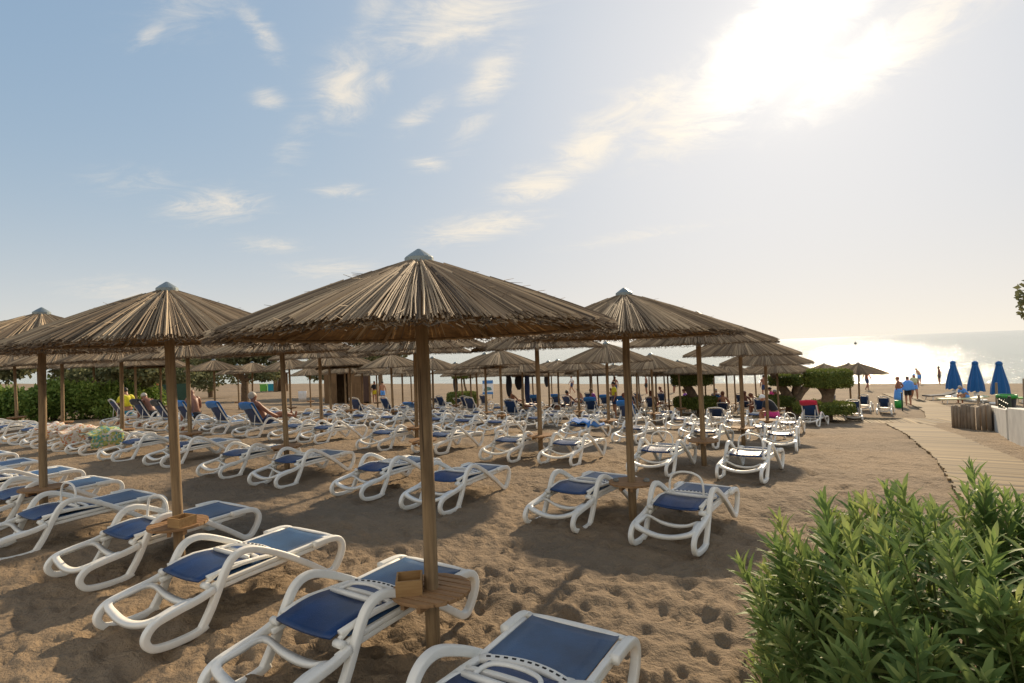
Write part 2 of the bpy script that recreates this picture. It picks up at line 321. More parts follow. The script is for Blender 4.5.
# ---------------------------------------------------------------- setting: sand sheet, sea
def build_sand():
    rr = [0.0, .35, .7]
    while rr[-1] < 60: rr.append(rr[-1]*1.0095+.002)
    while rr[-1] < 4000: rr.append(rr[-1]*1.12)
    rr = np.array(rr)
    th = np.concatenate([np.linspace(-62, 62, 470), np.linspace(64, 296, 70)]); th = np.radians(th)
    Rr, Th = np.meshgrid(rr, th, indexing='ij')
    X = Rr*np.sin(Th); Y = Rr*np.cos(Th); S = X*SD[0]+Y*SD[1]; T = X*TD[0]+Y*TD[1]
    Z = CAMZ - np.interp(S, [a for a, b in HP], [b for a, b in HP])
    fade = np.clip((70-S)/10, 0, 1)*np.clip((120-Rr)/40, 0, 1)
    def wave(sc, seed, n=26):
        g = np.random.default_rng(seed); o = np.zeros_like(X)
        for _ in range(n):
            a = g.uniform(0, 2*np.pi); k = 2*np.pi/sc*g.uniform(.6, 1.6); o += np.sin(k*(X*np.cos(a)+Y*np.sin(a))+g.uniform(0, 6.28)+.8*np.sin(k*.37*(X*np.sin(a)-Y*np.cos(a))))
        return o/np.sqrt(n)
    res = np.clip((14-Rr)/7, 0, 1)
    Z += fade*(.020*wave(2.2, 1)+.010*wave(.75, 2)) + .0075*res*wave(.28, 3)
    # trodden hollows, each with a low pushed-up rim
    g = np.random.default_rng(5); dd = np.zeros_like(Z)
    n = 13000; rad = 1.4+26*g.uniform(0, 1, n)**1.15; ang = np.radians(g.uniform(-60, 60, n))
    th_main = np.radians(np.linspace(-62, 62, 470)); dth = th_main[1]-th_main[0]
    for r0, a0 in zip(rad, ang):
        x0, y0 = r0*np.sin(a0), r0*np.cos(a0); L = g.uniform(.05, .125); Wd = L*g.uniform(.45, .8); ph = g.uniform(0, np.pi); dp = g.uniform(.007, .024)
        i0 = np.searchsorted(rr, r0-.4); i1 = np.searchsorted(rr, r0+.4); da = .45/r0
        j0 = max(0, int((a0-da-th_main[0])/dth)); j1 = min(470, int((a0+da-th_main[0])/dth)+1)
        xs_ = X[i0:i1, j0:j1]-x0; ys_ = Y[i0:i1, j0:j1]-y0
        u = (xs_*np.cos(ph)+ys_*np.sin(ph))/L; v = (-xs_*np.sin(ph)+ys_*np.cos(ph))/Wd; q = u*u+v*v
        dd[i0:i1, j0:j1] += -dp*np.exp(-q*q*.8) + dp*.38*np.exp(-((np.sqrt(q)-1.45)**2)*5)
    Z += dd
    nr, nt = X.shape
    V = np.stack([X, Y, Z], -1).reshape(-1, 3)
    idx = np.arange(nr*nt).reshape(nr, nt); nx = np.roll(idx, -1, axis=1)
    F = np.stack([idx[:-1], idx[1:], nx[1:], nx[:-1]], -1).reshape(-1, 4)[:, ::-1]
    me = bpy.data.meshes.new('sand'); me.vertices.add(len(V)); me.vertices.foreach_set('co', V.ravel())
    me.loops.add(F.size); me.loops.foreach_set('vertex_index', F.ravel().astype(np.int32)); me.polygons.add(len(F))
    me.polygons.foreach_set('loop_start', np.arange(0, F.size, 4, dtype=np.int32)); me.polygons.foreach_set('use_smooth', np.ones(len(F), bool))
    me.update(calc_edges=True); me.validate(); me.materials.append(M_sand)
    o = bpy.data.objects.new('ground', me); col.objects.link(o); tag(o, kind='structure')
build_sand()
a, b, c, d = [Vector((s*SD[0]+t*TD[0], s*SD[1]+t*TD[1], SEA_Z)) for s, t in ((58, -20000), (20000, -20000), (20000, 20000), (58, 20000))]
N_ = 1
sea = mesh_obj('sea', [a, b, c, d], [(3, 2, 1, 0)], M_sea); tag(sea, kind='structure')

# ---------------------------------------------------------------- reed parasols
def thatch(seed, R0=1.245, ztop=2.555, zrim=2.072, n=2300):
    g = random.Random(seed); mb = MB()
    def zc(r): q = r/R0; return ztop - (ztop-zrim)*(q*.86+.14*q*q)
    nb = 74; bun = [(g.uniform(-.010, .014), g.uniform(-.2, .2)) for _ in range(nb)]
    for i in range(n):
        a = 2*math.pi*i/n + g.uniform(-.012, .012); bz, bt = bun[int(a/(2*math.pi)*nb) % nb]; bz *= .7
        lay = g.choice([0, 0, 1, 2]); r0 = g.choice([.06, .08, .2, .35, .5]) if lay == 0 else .15
        r1 = R0 + g.uniform(-.05, .02) + (g.uniform(0, .05) if g.random() < .04 else 0) - .012*lay; da = g.gauss(0, .022); wd = g.uniform(.0032, .006)
        zo = -.013*lay + g.uniform(0, .016)+bz; lift = g.uniform(0, .01)
        mb.tn = min(1, max(0, .52+bt+g.gauss(0, .17)))
        V = []
        for q in (0, .35, .7, 1):
            r = r0+(r1-r0)*q; aa = a+da*q*(1 if r0 < .3 else .5); z = zc(r)+zo+lift*q + (.006*(r0 > .1)*(1-q) if lay == 0 else 0)
            e = Vector((math.cos(aa), math.sin(aa), 0)); s = Vector((-math.sin(aa), math.cos(aa), 0)); p = e*r+Vector((0, 0, z)); ww = wd*(1.15-.3*q)
            V += [p-s*ww, p+Vector((0, 0, ww*1.3)), p+s*ww]
        F = []
        for k in range(3):
            for j in range(3): F.append((k*3+j, k*3+(j+1) % 3, k*3+3+(j+1) % 3, k*3+3+j))
        F += [(0, 2, 1), (9, 10, 11)]; mb.add(V, F)
    for i in range(150):                                # loose stray bits standing off the surface
        a = g.uniform(0, 6.283); r = g.uniform(.3, R0); e = Vector((math.cos(a+g.uniform(-.3, .3)), math.sin(a+g.uniform(-.3, .3)), 0)); p = Vector((math.cos(a)*r, math.sin(a)*r, zc(r)+.015))
        L = g.uniform(.05, .14); q = p+e*L+Vector((0, 0, g.uniform(-.01, .05)-.38*L)); mb.tn = g.uniform(.1, .9); mb.tube([p, q], [.0025, .0012], 3, False)
    for i in range(1500):                                # ragged fringe
        a = g.uniform(0, 6.283); r = R0-g.uniform(0, .07); z = zc(r)-g.uniform(.004, .03); p = Vector((math.cos(a)*r, math.sin(a)*r, z))
        a2 = a+g.uniform(-.03, .03); q = Vector((math.cos(a2)*(r+.03), math.sin(a2)*(r+.03), z-g.uniform(.0, .022))); mb.tn = g.uniform(0, .5); mb.tube([p, q], [.0032, .0025], 3, False)
    under = MB(); nn = 120; P = []
    for k in range(9):
        r = .05+(R0-.09)*k/8
        for j in range(nn): P.append((r*math.cos(2*math.pi*j/nn), r*math.sin(2*math.pi*j/nn), zc(r)-.022+(.009*(j % 2))))
    under.add(P, [(k*nn+j, k*nn+(j+1) % nn, (k+1)*nn+(j+1) % nn, (k+1)*nn+j) for k in range(8) for j in range(nn)])
    return mb, under, zc
def make_umbrella(seed):
    root = empty('reed_parasol')
    mb, under, zc = thatch(seed); mb.build('thatch', M_reed, root); under.build('thatch_lining', M_under, root)
    g = random.Random(seed+50)
    p = MB(); pts = [(g.uniform(-.004, .004), g.uniform(-.004, .004), z) for z in (-.25, .3, .8, 1.3, 1.8, 2.2, 2.5)]
    p.tube(pts, [.047, .046, .044, .043, .043, .041, .040], 14); p.build('pole', M_pole, root, True)
    c = MB(); c.lathe([(.095, 2.572), (.09, 2.578), (.06, 2.60), (.012, 2.632), (0.001, 2.635)], 20); c.lathe([(.095, 2.572), (.095, 2.53)], 20); c.build('cap', M_cap, root)
    for k in range(8):
        a = k*math.pi/4+.2; r = MB(); r.tube([(.04*math.cos(a), .04*math.sin(a), 2.42), (1.15*math.cos(a), 1.15*math.sin(a), zc(1.15)-.045)], .014, 6); r.build('rafter', M_pole, root)
    h = MB(); h.tube([(1.12*math.cos(2*math.pi*j/40), 1.12*math.sin(2*math.pi*j/40), zc(1.12)-.045) for j in range(40)], .011, 6, closed=True)
    h.build('hoop', M_pole, root)
    tr = .255; tz = .42; a0 = g.uniform(-.25, .25); tb = MB(); nb = 8; bw = 2*tr/nb
    for i in range(nb):                                  # slatted round top, each board clipped to the circle
        y0 = -tr+i*bw+.007; y1 = y0+bw-.014; ym = [y0, (y0+y1)/2, y1]
        xs_ = [math.sqrt(max(.0006, tr*tr-y*y)) for y in ym]
        for sg in ((1,) if not (y0 < .0 < y1 or abs(y0) < bw*.9 and False) else (1,)):
            out = [(-xs_[0], y0), (-xs_[1], ym[1]), (-xs_[2], y1), (xs_[2], y1), (xs_[1], ym[1]), (xs_[0], y0)]
            V = [Vector((x, y, tz+dz_)) for dz_ in (-.011, .011) for x, y in out]
            tb.add(V, [(5, 4, 3, 2, 1, 0), (6, 7, 8, 9, 10, 11)]+[(j, (j+1) % 6, 6+(j+1) % 6, 6+j) for j in range(6)])
    t = tb.build('tabletop', M_table, root); t.rotation_euler[2] = a0
    cl = MB(); cl.box((.062, 0, tz-.034), (.03, .44, .042)); cl.box((-.062, 0, tz-.034), (.03, .44, .042)); cb = cl.build('cleat', M_table, t)
    return root
UPROTO = [make_umbrella(s) for s in (3, 4, 5)]
UMB = [(-0.58, 3.69), (-3.2, 5.38), (-5.98, 7.19), (1.29, 6.46), (3.2, 9.75), (-16.09, 18.42), (-12.82, 16.15), (-9.44, 13.69), (-7.16, 12.55), (-4.05, 10.08), (-1.68, 10.34), (-2.22, 12.83), (0.47, 10.88), (2.62, 15.97), (5.1, 20.88), (5.17, 12.97), (7.35, 16.6), (11.45, 24.71), (7.52, 25.77), (4.5, 30.34), (2.0, 25.6), (-0.42, 18.75), (-1.69, 26.43), (-2.34, 31.15), (-5.15, 15.17), (-9.65, 24.61), (-13.52, 29.43), (-15.97, 33.06), (-14.77, 22.24), (-12.9, 36.11), (-6.36, 22.17), (-8.07, 30.27), (-0.25, 31.02), (0.47, 32.93), (1.18, 34.85), (2.73, 40.98), (4.2, 37.67), (5.11, 37.09), (7.55, 34.34), (8.81, 37.09), (8.88, 33.49), (10.16, 30.3), (11.56, 32.96), (10.75, 28.73), (12.55, 32.33), (13.88, 32.66), (13.78, 27.98), (16.79, 28.42), (16.77, 27.72), (-6.51, 36.22), (-8.06, 33.65), (-1.95, 40.42), (5.29, 29.85), (6.47, 31.47), (16.81, 30.79), (-1.04, 21), (0.38, 25), (1.65, 27), (2.56, 22.5), (3.77, 28), (5.38, 25), (7.09, 28.5), (9.11, 27.5), (8.15, 30), (-6.76, 21), (-8.27, 28), (-4.58, 21.5), (-5.67, 29), (-14.89, 24), (-14.19, 27), (-16.89, 23), (-20.87, 25), (-2.97, 29), (-3.42, 24), (-3.06, 34)]
ORD = ['first', 'second', 'third', 'fourth', 'fifth', 'sixth', 'seventh', 'eighth', 'ninth', 'tenth', 'eleventh', 'twelfth', 'thirteenth', 'fourteenth', 'fifteenth', 'sixteenth', 'seventeenth', 'eighteenth', 'nineteenth', 'twentieth'] + ['%dth' % i for i in range(21, 60)]
ORD[20] = 'twenty-first'; ORD[21] = 'twenty-second'
ROWN = ['front row', 'second row', 'third row', 'fourth row', 'fifth row', 'sixth row', 'seventh row', 'eighth row', 'ninth row', 'tenth row', 'eleventh row']
def row_of(s, cuts):
    return sum(1 for c in cuts if s > c)
urows = {}
for i, (x, y) in enumerate(UMB): urows.setdefault(row_of(st(x, y)[0], (4.5, 8, 12, 17, 23.3, 29, 33, 36.5)), []).append((x/y, x, y, i))
used = set(); UOBJ = {}
for r, L in sorted(urows.items()):
    L.sort()
    for k, (q, x, y, i) in enumerate(L):
        pi = i % 3; src = UPROTO[pi]
        o = src if pi not in used else copy_tree(src); used.add(pi)
        o.location = G(x, y); o.scale = (1, 1, 1.03 if i in (1, 2) else 1.0); o.rotation_euler = (R(random.uniform(-1, 1)), R(random.uniform(-1, 1)), random.uniform(0, 6.28)); UOBJ[i] = o
        for c_ in o.children:
            if c_.name.startswith('tabletop'): c_.rotation_euler[2] = R(-28)-o.rotation_euler[2] + (0 if i > 2 else R((0, 55, 40)[i]))
        lab = 'reed parasol, %s from the left in the %s of parasols' % (ORD[k], ROWN[r])
        if i == 0: lab = 'largest reed parasol, nearest the camera, with a wooden box on its round table'
        if i == 1: lab = 'reed parasol left of the largest one, a small box on its round table'
        if i == 2: lab = 'reed parasol at the left edge with its thick pole among the near loungers'
        if i == 3: lab = 'large reed parasol right of the centre with two stones on its round table'
        tag(o, lab, 'parasol', 'reed parasols set out in rows on the beach')
def table_item(i, dx, dy): o = UOBJ[i]; return Vector((o.location.x+dx, o.location.y+dy, o.location.z+.432))
for i, dx, dy, rz, lab in ((0, -.135, -.03, R(8), 'open wooden box on the round table of the largest parasol'), (1, .09, -.10, R(-25), 'small wooden box on the table of the parasol left of the largest')):
    b = MB(); W_, L_, H_ = .165, .16, .095
    b.box((0, 0, .008), (W_-.02, L_-.02, .012)); b.box((0, -L_/2, H_/2), (W_, .012, H_)); b.box((0, L_/2, H_/2), (W_, .012, H_)); b.box((-W_/2+.006, 0, H_/2+.0005), (.0115, L_-.0125, H_-.001)); b.box((W_/2-.006, 0, H_/2+.0005), (.0115, L_-.0125, H_-.001))
    o = b.build('wooden_box', M_box); o.location = table_item(i, dx, dy); o.rotation_euler[2] = rz; tag(o, lab, 'box')
for dx, dy, lab in ((-.17, .03, 'dark stone on the left of the table under the parasol right of centre'), (.16, -.04, 'grey stone on the right of the table under the parasol right of centre')):
    me = bpy.data.meshes.new('table_stone'); bm = bmesh.new(); bmesh.ops.create_icosphere(bm, subdivisions=2, radius=.035)
    for v in bm.verts: v.co *= 1+.25*mnoise.noise(v.co*30+Vector((dx*50, 0, 0))); v.co.z = v.co.z*.7+.02
    bm.to_mesh(me); bm.free(); me.materials.append(M_stone); o = bpy.data.objects.new('table_stone', me); col.objects.link(o); o.location = table_item(3, dx, dy); tag(o, lab, 'stone')

# ---------------------------------------------------------------- sun loungers (local x = head to foot, 1.88 long)
HW = .325
def side_frame(y):
    f = MB()
    loop = spline([(.50, .045), (.40, .012), (.22, .012), (.09, .045), (.045, .13), (.11, .215), (.26, .25), (.44, .275), (.55, .30)], 6)
    f.strip([(p.x, y, p.y) for p in loop2d(loop)], (0, 1, 0), .05, .042)
    arm = spline([(.46, .03), (.54, .16), (.64, .37), (.72, .50), (.82, .545), (.95, .52), (1.2, .39), (1.45, .225), (1.62, .10), (1.70, .045), (1.78, .05), (1.86, .15), (1.89, .25), (1.85, .33), (1.75, .362), (1.55, .362)], 6)
    f.strip([(p.x, y, p.y) for p in loop2d(arm)], (0, 1, 0), .052, .042)
    return f
def loop2d(P): return [Vector((p[0], p[1], 0)) for p in P]
def sp2(P, n=6): return [Vector((p.x, p.y, 0)) for p in spline([(a, b, 0) for a, b in P], n)]
def side_frame(y):
    f = MB()
    l = sp2([(.50, .045), (.40, .014), (.22, .014), (.09, .045), (.045, .13), (.11, .215), (.26, .25), (.44, .275), (.57, .31)])
    f.strip([(p.x, y, p.y) for p in l], (0, 1, 0), .050, .058)
    a = sp2([(.455, .02), (.54, .16), (.64, .37), (.72, .50), (.82, .545), (.95, .52), (1.2, .39), (1.45, .225), (1.62, .10), (1.70, .045), (1.78, .05), (1.86, .15), (1.89, .25), (1.85, .33), (1.75, .362), (1.55, .364)])
    f.strip([(p.x, y+.001, p.y) for p in a], (0, 1, 0), .052, .060)
    return f
def bowed(x, z, dip, wd, th, y=HW, n=12, lift=0):
    P = [(x+lift*math.cos(math.pi*q/n-math.pi/2)**2 if lift else x, -y+2*y*q/n, z-dip*math.sin(math.pi*q/n)) for q in range(n+1)]
    m_ = MB(); V = []
    for p in P: V += [(p[0]-wd/2, p[1], p[2]-th/2), (p[0]+wd/2, p[1], p[2]-th/2), (p[0]+wd/2, p[1], p[2]+th/2), (p[0]-wd/2, p[1], p[2]+th/2)]
    F = [(i*4+j, i*4+(j+1) % 4, (i+1)*4+(j+1) % 4, (i+1)*4+j) for i in range(n) for j in range(4)]+[(3, 2, 1, 0), (n*4, n*4+1, n*4+2, n*4+3)]
    m_.add(V, F); return m_
def sheet(x0, z0, x1, z1, y, th=.012, bow=.0, nx=8, ny=8, ar=0):
    m_ = MB(); V = []; F = []
    d_ = Vector((x1-x0, 0, z1-z0)); n_ = Vector((-d_.z, 0, d_.x)).normalized()
    for lay in (0, 1):
        for i in range(nx+1):
            for j in range(ny+1):
                q = i/nx; r = j/ny*2-1; yy = y*r; b_ = -bow*(1-r*r)+ar*math.sin(math.pi*q)
                p = Vector((x0, yy, z0))+d_*q+n_*(b_+(th if lay else 0)); V.append(p)
    S = (nx+1)*(ny+1); a_ = lambda l, i, j: l*S+i*(ny+1)+j
    for i in range(nx):
        for j in range(ny): F += [(a_(1, i, j), a_(1, i+1, j), a_(1, i+1, j+1), a_(1, i, j+1)), (a_(0, i, j+1), a_(0, i+1, j+1), a_(0, i+1, j), a_(0, i, j))]
    for i in range(nx): F += [(a_(0, i, 0), a_(0, i+1, 0), a_(1, i+1, 0), a_(1, i, 0)), (a_(1, i, ny), a_(1, i+1, ny), a_(0, i+1, ny), a_(0, i, ny))]
    for j in range(ny): F += [(a_(1, 0, j), a_(1, 0, j+1), a_(0, 0, j+1), a_(0, 0, j)), (a_(0, nx, j), a_(0, nx, j+1), a_(1, nx, j+1), a_(1, nx, j))]
    m_.add(V, F); return m_
def hoop_part(pivot, ang, parent, L=.27, wy=.20):
    m_ = MB(); P = []
    for a, b in ((0, -wy), (.5, -wy*.97), (.82, -wy*.80), (.97, -wy*.4), (1.0, 0), (.97, wy*.4), (.82, wy*.80), (.5, wy*.97), (0, wy)):
        P.append((pivot[0]+math.cos(ang)*L*a, b, pivot[1]+math.sin(ang)*L*a))
    m_.tube(spline(P, 4), .0135, 8); m_.box((pivot[0], 0, pivot[1]), (.03, 2*wy+.12, .03))
    return m_.build('support_hoop', M_white, parent, True)
def make_lounger(kind, hoop):
    root = empty('sun_lounger')
    for s_ in (-1, 1): side_frame(s_*(HW+.015)).build('side_frame', M_white, root, True)
    for s_ in (-1, 1):
        rl = MB(); y_ = s_*(HW-.025)
        rl.strip([(.50, y_, .275), (.62, y_, .292), (.9, y_, .305), (1.3, y_, .312), (1.6, y_, .318), (1.74, y_, .322)], (0, 1, 0), .032, .040)
        rl.strip([(.56, y_+s_*.006, .325), (.62, y_+s_*.006, .338), (.9, y_+s_*.006, .347), (1.3, y_+s_*.006, .355), (1.6, y_+s_*.006, .360), (1.74, y_+s_*.006, .360)], (0, 1, 0), .036, .034)
        rl.build('side_rail', M_white, root, True)
    cr = MB()
    ring = spline([(.11, -.30, .235), (.085, -.15, .185), (.08, 0, .168), (.085, .15, .185), (.11, .30, .235), (.27, .305, .262), (.43, .29, .268), (.46, .15, .205), (.465, 0, .185), (.46, -.15, .205), (.43, -.29, .268), (.27, -.305, .262)], 4, True)
    N = len(ring); V = []
    cen = Vector((.27, 0, .23))
    for i, p in enumerate(ring):
        t_ = (ring[(i+1) % N]-ring[i-1]); o_ = Vector((p.x-cen.x, p.y*.55, 0)).normalized(); wd = .028
        V += [p-o_*wd+Vector((0, 0, -.018)), p+o_*wd+Vector((0, 0, -.024)), p+o_*wd*1.1+Vector((0, 0, .012)), p-o_*wd+Vector((0, 0, .016))]
    cr.add(V, [(i*4+j, ((i+1) % N)*4+j, ((i+1) % N)*4+(j+1) % 4, i*4+(j+1) % 4) for i in range(N) for j in range(4)])
    cr.build('head_cradle', M_white, root, True)
    xm = .60 if kind == 'upright' else .60
    sl = sheet(xm+.02, .350, 1.80, .366, HW-.045, .010, .012, 14, 6); sl.build('seat_sling', M_slingf, root, True)
    cbm = MB(); cbm.strip([(1.80, -HW+.01, .36), (1.815, -HW*.6, .362), (1.82, 0, .362), (1.815, HW*.6, .362), (1.80, HW-.01, .36)], (0, 0, 1), .03, .045); cbm.build('foot_bar', M_white, root, True)
    # backrest: local frame with u along the rest from the hinge
    def back_parts(U, br):
        for s_ in (-1, 1):
            m_ = MB(); m_.strip([U(u, s_*(HW-.055-(.03 if u > .62 else 0)), .0) for u in (0, .15, .3, .45, .58, .66)], U(0, 1, 0)-U(0, 0, 0), .045, .030); m_.build('back_rail', M_white, br, True)
        for u, wd in (((.46, .035),) if kind == 'folded' else ((.03, .05), (.46, .035))):
            m_ = MB(); m_.strip([U(u+(.03 if (u > .4) else 0)*(1-(q/4.0)**2), q/4.0*(HW-.07), .006) for q in range(-4, 5)], U(0, 0, 1)-U(0, 0, 0), .026, wd); m_.build('cross_bar', M_white, br, True)
        hd = MB(); P = [U(.60+.075*(1-(q/6.0)**2), q/6.0*(HW-.06), .004) for q in range(-6, 7)]
        hd.strip(P, U(0, 0, 1)-U(0, 0, 0), .030, .060); hd.mi = 1
        for q in range(-5, 6):
            for nn in (.0195, -.0115):
                hd.tube([U(.60+.075*(1-((q+e)/6.0)**2), (q+e)/6.0*(HW-.06), nn) for e in (-.24, .24)], .007, 4)
        hd.build('head_plate', None, br, True, mats=[M_white, M_slot])
    if kind == 'folded':
        # rest turned over forward on to the seat: hinge at x=.60, head plate towards the foot; its curved back faces up
        def U(u, y, n): return Vector((.56+u, y, .395-.012*u+n+.02*math.sin(math.pi*min(1, u/.6))))
        br = MB(); s_ = sheet(.50, .372, 1.03, .388, HW-.075, .016, .02, 12, 6, .035); br = s_.build('backrest', M_sling, root, True)
        s2 = sheet(1.05, .392, 1.16, .388, HW-.12, .012, .0, 3, 4, .0); s2.build('head_sling', M_sling, br, True)
        back_parts(U, br)
        for s_ in (-1, 1):
            m_ = MB(); m_.tube([(.53, s_*(HW-.065), .345), (.53, s_*(HW+.005), .345)], .027, 10); m_.build('hinge', M_white, root, True)
            m_ = MB(); m_.strip([(.55, s_*(HW-.05), .36), (.66, s_*(HW-.05), .41), (.78, s_*(HW-.055), .425), (.9, s_*(HW-.055), .415), (1.0, s_*(HW-.06), .40)], (0, 1, 0), .028, .03); m_.build('hinge_arm', M_white, root, True)
        if hoop: hoop_part((.92, .43), R(88), root)
        else: hoop_part((.95, .425), R(6), root, .16, .17)
    else:
        an = R(57 if kind == 'upright' else 30); cx, sx = -math.cos(an), math.sin(an)
        def U(u, y, n): return Vector((.64+cx*u*1.12+sx*n*1, y, .37+sx*u*1.12-cx*n*1))
        p0 = U(.06, 0, 0); p1 = U(.60, 0, 0)
        s_ = sheet(p0.x, p0.z, p1.x, p1.z, HW-.085, .014, -.01, 8, 6); br = s_.build('backrest', M_sling, root, True)
        back_parts(U, br)
        m_ = MB()
        for y_ in (-.2, .2): q_ = U(.33, y_, -.02); m_.tube([q_, (.40, y_, .29)], .013, 6)
        m_.tube([(.40, -.28, .29), (.40, .28, .29)], .014, 6); m_.build('support_hoop', M_white, root, True)
    return root
LP = {'F': make_lounger('folded', False), 'H': make_lounger('folded', True), 'U': make_lounger('upright', False), 'T': make_lounger('tilted', False)}
LG = []   # (row, s0, t, kind)
def row(r, s0, ts, kinds='F', jit=.12):
    g = random.Random(r*7+1)
    for i, t in enumerate(ts):
        k = kinds[i] if len(kinds) > 1 else kinds
        LG.append([r, s0+g.uniform(-jit, jit), t, k])
LG += [[0, 1.3, -1.53, 'F'], [0, 1.67, -2.95, 'F'], [0, 1.76, -4.5, 'F'], [0, 2.0, -6.15, 'H'], [0, 1.85, -7.85, 'H'], [0, 2.03, -9.4, 'F'], [0, 2.15, -11.0, 'F'], [0, 2.2, -12.75, 'F'], [0, 2.35, -14.5, 'F']]
row(1, 5.15, (-1.78, -3.06, -4.77, -6.2, -7.95, -9.47, -11.6, -13.25, -15.0, -16.3, -17.6, -19.1, -20.8, -22.5), 'HFFFFFFFFFFFFF', .08)
row(2, 8.4, (-1.75, -3.05, -4.73, -5.91, -7.73, -9.12, -11.36, -12.46, -14.05, -15.7, -17.2, -18.6, -20.0, -21.5), 'HHFHFFHFUUUUUU', .1)
row(3, 12.5, (-1.76, -3.34, -5.05, -6.6, -9.0, -10.1, -11.3, -13.15, -14.6, -16.0, -17.4, -19.0, -20.5), 'HFHFHFFHFFFFF')
row(4, 17.7, (-2.3, -3.7, -5.5, -7.2, -8.6, -10.3, -11.8, -13.6, -15.1, -16.8, -18.4, -20.1, -22.0), 'HFFUFFUFFFUFF')
row(5, 22.6, (-2.2, -4.0, -5.5, -7.4, -8.9, -10.8, -12.4, -14.2, -15.8, -17.8, -19.4, -21.4), 'UFFFTUFFFUUF')
row(6, 27.6, (-4.6, -6.2, -7.8, -9.8, -11.2, -13.0, -14.6, -16.5, -18.2, -20.2, -22.0, -24), 'UTTUUTUUTUTT')
row(9, 15.2, (-2.6, -4.3, -7.8, -9.4, -11.9, -13.6, -15.4, -17.6, -19.6), 'FFFHFFFUF')
row(10, 20.2, (-3.1, -4.8, -6.9, -9.2, -11.5, -13.0, -15.6, -17.5, -19.8), 'FTFFHFUFF')
row(7, 31.6, (-4.4, -6.0, -7.4, -9.2, -10.8, -12.4, -14.0, -15.6, -17.4, -19.2), 'UTUUTUUTUU')
row(8, 35.4, (-2.2, -.75, -5.2, -7.0, -8.4, -10.2, -11.8, -13.4, -15.2, -16.8), 'UUTUUTUUTU')
LG.append([8, 33.6, .15, 'U']); LG.append([8, 27.0, -.9, 'U'])
lused = set(); LOBJ = {}
KW = {'F': 'white lounger folded flat', 'H': 'folded lounger with raised hoop', 'U': 'lounger with navy back raised', 'T': 'lounger with back half raised'}
byrow = {}
for L in LG:
    p = W(L[1], L[2]); L.append(p.x/p.y); byrow.setdefault(L[0], []).append(L)
for r, Ls in byrow.items():
    Ls.sort(key=lambda q: q[4])
    for k, L in enumerate(Ls):
        kd = L[3]; o = LP[kd] if kd not in lused else copy_tree(LP[kd]); lused.add(kd)
        o.location = W(L[1], L[2], .0); sl_ = (float(gz(L[1]+1.9))-float(gz(L[1])))/1.9
        o.location = W(L[1]+(.04 if r == 0 else .10), L[2]); o.scale = (.91, 1.0, .88) if r == 0 else (.87, .90, .88); o.rotation_euler = (0, -math.atan(sl_), YAW+R(random.gauss(0, 4.5 if r > 2 else 2.2) if r > 0 else random.uniform(-1, 1)))
        tag(o, '%s, %s from the left in the %s of loungers' % (KW[kd], ORD[k], ROWN[(0, 1, 2, 3, 5, 7, 8, 9, 10, 4, 6)[r]]), 'sun lounger', 'white sun loungers in rows on the sand')
        LOBJ[(r, L[2])] = o
for k_, o in LP.items():
    if k_ not in lused: pass

# ---------------------------------------------------------------- timber walkways
def walkway(name, pts, wd, pitch=.125, z=.022):
    mb = MB(); P = [Vector(p) for p in pts]; seg = [(P[i+1]-P[i]).length for i in range(len(P)-1)]; tot = sum(seg); d = 0; g = random.Random(len(pts)*3)
    while d < tot:
        e = d; i = 0
        while i < len(seg)-1 and e > seg[i]: e -= seg[i]; i += 1
        q = P[i]+(P[i+1]-P[i])*(e/seg[i]); s_, t_ = q.x, q.y; dr = (P[i+1]-P[i]).normalized()
        w_ = W(s_, t_, z+g.uniform(-.004, .004)); dv = W(s_+dr.x*.1, t_+dr.y*.1, z)-W(s_, t_, z); yaw = math.atan2(dv.y, dv.x)
        mb.tn = min(1, max(0, g.gauss(.5, .25))); mb.box(w_, (pitch-.024, wd+g.uniform(-.05, .05), .05), yaw+g.uniform(-.012, .012)); d += pitch
    return tag(mb.build(name, M_plankt), kind='structure')
M_plankt = attr_mat('boardwalk', (.07, .048, .026), (.31, .215, .105), .8, 0, .25, mid=(.185, .128, .062))
walkway('path', [(2.5, 1.4), (8, 1.4), (14, 1.45), (20, 1.25), (26.2, .75)], 1.25)
walkway('path', [(26.3, -9), (26.6, -3), (27.6, 1.2), (28.6, 3.0)], 2.3, .14, .018)
walkway('path', [(29.3, 2.4), (36, 2.7), (42, 2.4), (48, 1.7), (53.6, 1.0)], 1.55, .14, .022)

# ---------------------------------------------------------------- foliage helpers
def leaf_cloud(blobs, n, size, seed, shell=.55, flat=0.0):
    """many small bent leaf cards through the volume of the given ellipsoids (x,y,z,rx,ry,rz)"""
    g = np.random.default_rng(seed); mb = MB(); vol = np.array([b[3]*b[4]*b[5] for b in blobs]); vol = vol**.67; pick = g.choice(len(blobs), n, p=vol/vol.sum())
    for i in range(n):
        b = blobs[pick[i]]; v = g.normal(size=3); v /= np.linalg.norm(v); rad = (shell+(1-shell)*g.uniform())**.5 if g.uniform() < .75 else g.uniform()**.4
        nz_ = mnoise.noise(Vector((v[0]*2.1+b[0], v[1]*2.1+b[1], v[2]*2.1)))
        rad *= 1+.38*nz_; c = Vector((b[0]+v[0]*b[3]*rad, b[1]+v[1]*b[4]*rad, b[2]+v[2]*b[5]*rad))
        d = Vector(g.normal(size=3)+np.array(v)*.9); d.z += .3; d.normalize(); q = Vector(g.normal(size=3)).cross(d).normalized(); L = size*g.uniform(.6, 1.35); wq = L*.30
        mb.tn = min(1, max(0, .5+.35*nz_+g.normal()*.2)); mb.add([c, c+d*L*.5+q*wq, c+d*L, c+d*L*.5-q*wq], [(0, 1, 2, 3)])
    return mb
